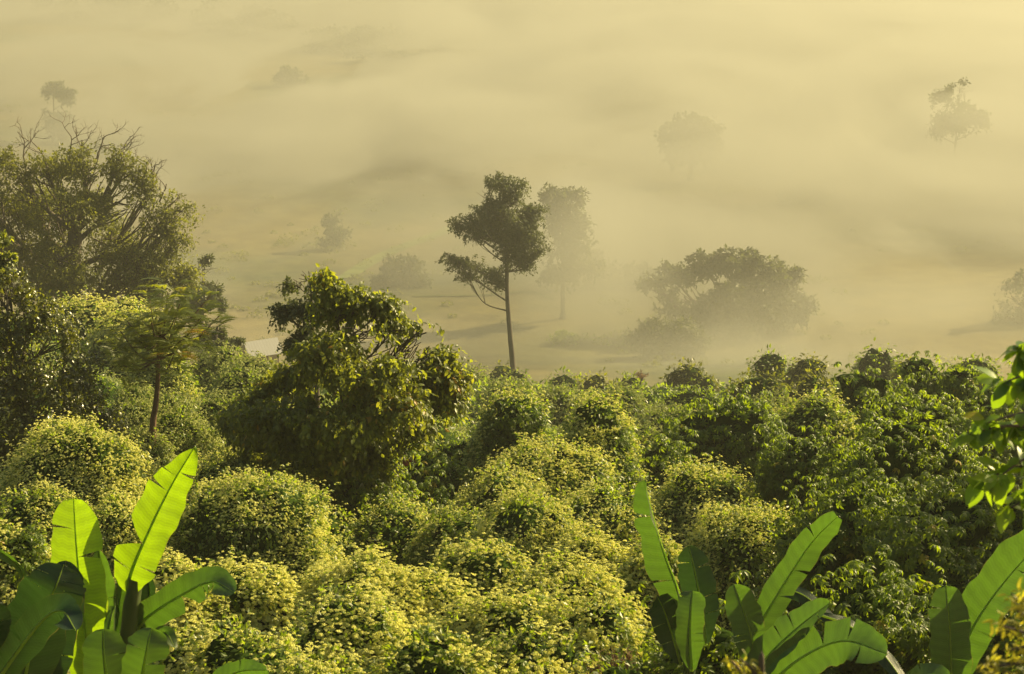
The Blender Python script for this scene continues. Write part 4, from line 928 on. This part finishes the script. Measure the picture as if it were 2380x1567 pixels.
# ------------------------------------------------------------------ near branches at the right edge
def near_tree(label, D, foot_u, trunkpts, twigs_, leaf, lsize, mat, per, name='near_tree', spread=.08, barkr=.09):
    f = at(foot_u, 1500, D); gz = float(T(f[0], f[1])); top = [at(q[0], q[1], D) + np.array([0, q[2], 0]) for q in trunkpts]
    pts = [np.array([f[0], f[1], gz - .2])] + top; root = empty(name, pts[0], label, 'tree', 'leafy branches close to the camera')
    P = curve(pts, 20); g = Geo(); V, F = tube(P, np.linspace(barkr, barkr * .3, 20), 9); g.add(V, F, 0, .5, True); g.build('trunk', M['bark'], root)
    gt = Geo(); gl = Geo()
    for tw in twigs_:
        Q = curve([at(q[0], q[1], D) + np.array([0, q[2], 0]) for q in tw], 14); a = P[np.argmin(np.linalg.norm(P - Q[0], axis=1))]
        Q = np.vstack([curve([a, (a + Q[0]) / 2 + [0, 0, .05], Q[0]], 6)[:-1], Q]); V, F = tube(Q, np.linspace(.018, .004, len(Q)), 6); gt.add(V, F, 0, .5, True)
        n = per; idx = rng.integers(5, len(Q), n); idx[:5] = len(Q) - 1
        base = Q[idx] + rng.normal(size=(n, 3)) * .02; d = nrm(Q[-1] - Q[-4]); ax = d * .5 + rng.normal(size=(n, 3)) * spread * 8 + np.array([0, 0, -.45])
        A, B, C_ = frames(ax, np.array([0, 0, 1.]) + rdir(n) * .5 + np.array([0, -.3, 0])); V, F = inst(leaf[0], leaf[1], base, A, B, C_, lsize * rng.uniform(.6, 1.2, n)); gl.add(V, F, 0, np.repeat(rng.random(n), len(leaf[1])), True)
    gt.build('branches', M['bark'], root); gl.build('leaves', M[mat], root); return root
near_tree('near tree reaching in from the right edge with large bright oval leaves', 10.5, 2640, [(2620, 1200, 0), (2560, 1000, 0), (2500, 850, 0)],
          [[(2460, 900, 0), (2400, 870, 0), (2330, 890, 0)], [(2450, 820, 0), (2400, 815, 0), (2370, 812, 0)], [(2480, 960, 0), (2380, 960, 0), (2290, 985, 0)], [(2480, 1000, .2), (2400, 985, .1), (2320, 1000, 0)],
           [(2480, 1080, 0), (2400, 1060, 0), (2320, 1110, 0)], [(2480, 1120, 0), (2390, 1110, .2), (2300, 1150, .2)], [(2480, 1000, 0), (2340, 990, 0), (2248, 1012, 0)], [(2490, 1150, 0), (2410, 1150, 0), (2350, 1180, 0)], [(2470, 1050, .4), (2400, 1030, .4), (2350, 1040, .3)],
           [(2480, 920, .4), (2410, 930, .4), (2350, 930, .3)]],
          OVAL, .15, 'fresh', 22)
near_tree('blurred yellow green twigs in the lower right corner', 7.0, 2520, [(2500, 1500, 0), (2470, 1420, 0)],
          [[(2440, 1420, 0), (2390, 1400, 0), (2350, 1380, 0)], [(2440, 1480, 0), (2380, 1470, 0), (2330, 1455, 0)], [(2440, 1530, 0), (2380, 1540, 0), (2300, 1550, 0)], [(2450, 1560, 0), (2390, 1580, 0), (2330, 1560, 0)], [(2450, 1420, 0), (2400, 1440, 0), (2365, 1420, 0)], [(2450, 1500, 0), (2400, 1500, 0), (2350, 1510, 0)]],
          LONG, .05, 'yellowing', 46, name='near_shrub', spread=.1)
near_tree('blurred yellow shoot at the bottom edge below the right banana plants', 7.5, 1770, [(1768, 1640, 0), (1762, 1600, 0)],
          [[(1765, 1600, 0), (1750, 1560, 0), (1722, 1532, 0)], [(1765, 1600, 0), (1765, 1570, 0), (1752, 1548, 0)], [(1765, 1600, 0), (1730, 1570, 0), (1700, 1536, 0)]], LONG, .045, 'yellowing', 24, name='near_shrub', spread=.09, barkr=.02)

# ------------------------------------------------------------------ haze
m, t = newmat('haze_air'); L = t.links
def mth(op, a, b=None, c=None, clamp=False):
    n = t.nodes.new('ShaderNodeMath'); n.operation = op; n.use_clamp = clamp
    for i_, x_ in enumerate((a, b, c)):
        if x_ is None: continue
        if isinstance(x_, (int, float)): n.inputs[i_].default_value = x_
        else: L.new(x_, n.inputs[i_])
    return n.outputs[0]
def smap(x_, a, b, lo=0, hi=1):
    n = t.nodes.new('ShaderNodeMapRange'); n.interpolation_type = 'SMOOTHSTEP'; L.new(x_, n.inputs[0])
    for i_, v_ in zip((1, 2, 3, 4), (a, b, lo, hi)): n.inputs[i_].default_value = v_
    return n.outputs[0]
g = t.nodes.new('ShaderNodeNewGeometry'); sp = t.nodes.new('ShaderNodeSeparateXYZ'); L.new(g.outputs['Position'], sp.inputs[0])
px, py, pz = sp.outputs
mp = t.nodes.new('ShaderNodeMapping'); mp.inputs['Scale'].default_value = (1 / 52, 1 / 130, 1 / 13); mp.inputs['Rotation'].default_value = (0, 0, R(12)); mp.inputs['Location'].default_value = (3.1, 1.7, .4); L.new(g.outputs['Position'], mp.inputs[0])
nz = t.nodes.new('ShaderNodeTexNoise'); nz.inputs['Scale'].default_value = 1.0; nz.inputs['Detail'].default_value = 5; nz.inputs['Roughness'].default_value = .56; nz.inputs['Distortion'].default_value = 1.0
L.new(mp.outputs[0], nz.inputs[0])
bil = smap(mth('ADD', nz.outputs[0], mth('ADD', mth('MULTIPLY', px, .0005), mth('MULTIPLY', mth('SUBTRACT', py, 330.0), .00022))), .49, .60, .0, 1.0)
fall = mth('POWER', 2.718, mth('MULTIPLY', mth('MAXIMUM', pz, 0.0), -1 / 9.0)); fall2 = mth('POWER', 2.718, mth('MULTIPLY', mth('MAXIMUM', pz, 0.0), -1 / 22.0))
far = smap(py, 205, 350, .14, 1.0)
start = smap(py, 172, 205)
xg = mth('MAXIMUM', mth('ADD', 1.0, mth('MULTIPLY', px, .0035)), .5)
fog = mth('MULTIPLY', mth('MULTIPLY', mth('MULTIPLY', bil, fall), mth('MULTIPLY', far, start)), mth('MULTIPLY', xg, FOG_DENS))
# separate billows
for (u_, v_, D_, rx_, ry_, rz_, de) in FOG_PUFFS:
    q = at(u_, v_, D_)
    mp2 = t.nodes.new('ShaderNodeMapping'); mp2.vector_type = 'TEXTURE'; mp2.inputs['Location'].default_value = [float(a_) for a_ in q]; mp2.inputs['Scale'].default_value = (rx_, ry_, rz_); L.new(g.outputs['Position'], mp2.inputs[0])
    vl = t.nodes.new('ShaderNodeVectorMath'); vl.operation = 'LENGTH'; L.new(mp2.outputs[0], vl.inputs[0])
    e = smap(mth('ADD', vl.outputs['Value'], mth('MULTIPLY', mth('SUBTRACT', .5, nz.outputs[0]), 1.6)), .15, 1.0, de, 0.0)
    fog = mth('ADD', fog, e)
dens = mth('ADD', mth('ADD', fog, HAZE_NEAR), mth('MULTIPLY', fall2, smap(py, 60, 240, 0.0, HAZE_BASE)))
pv = t.nodes.new('ShaderNodeVolumePrincipled'); pv.inputs['Color'].default_value = (*FOG_COL, 1); pv.inputs['Anisotropy'].default_value = .35; L.new(dens, pv.inputs['Density'])
o = t.nodes.new('ShaderNodeOutputMaterial'); L.new(pv.outputs[0], o.inputs['Volume'])
V = [[x_, y_, z_] for z_ in (-7, 64) for (x_, y_) in ((-402, -82), (402, -82), (402, 1302), (-402, 1302))]
g = Geo(); g.add(V, [[0, 3, 2, 1], [4, 5, 6, 7], [0, 1, 5, 4], [1, 2, 6, 5], [2, 3, 7, 6], [3, 0, 4, 7]])
hz = tag(g.build('haze', m), 'golden morning mist lying over the valley', None, None, 'stuff')
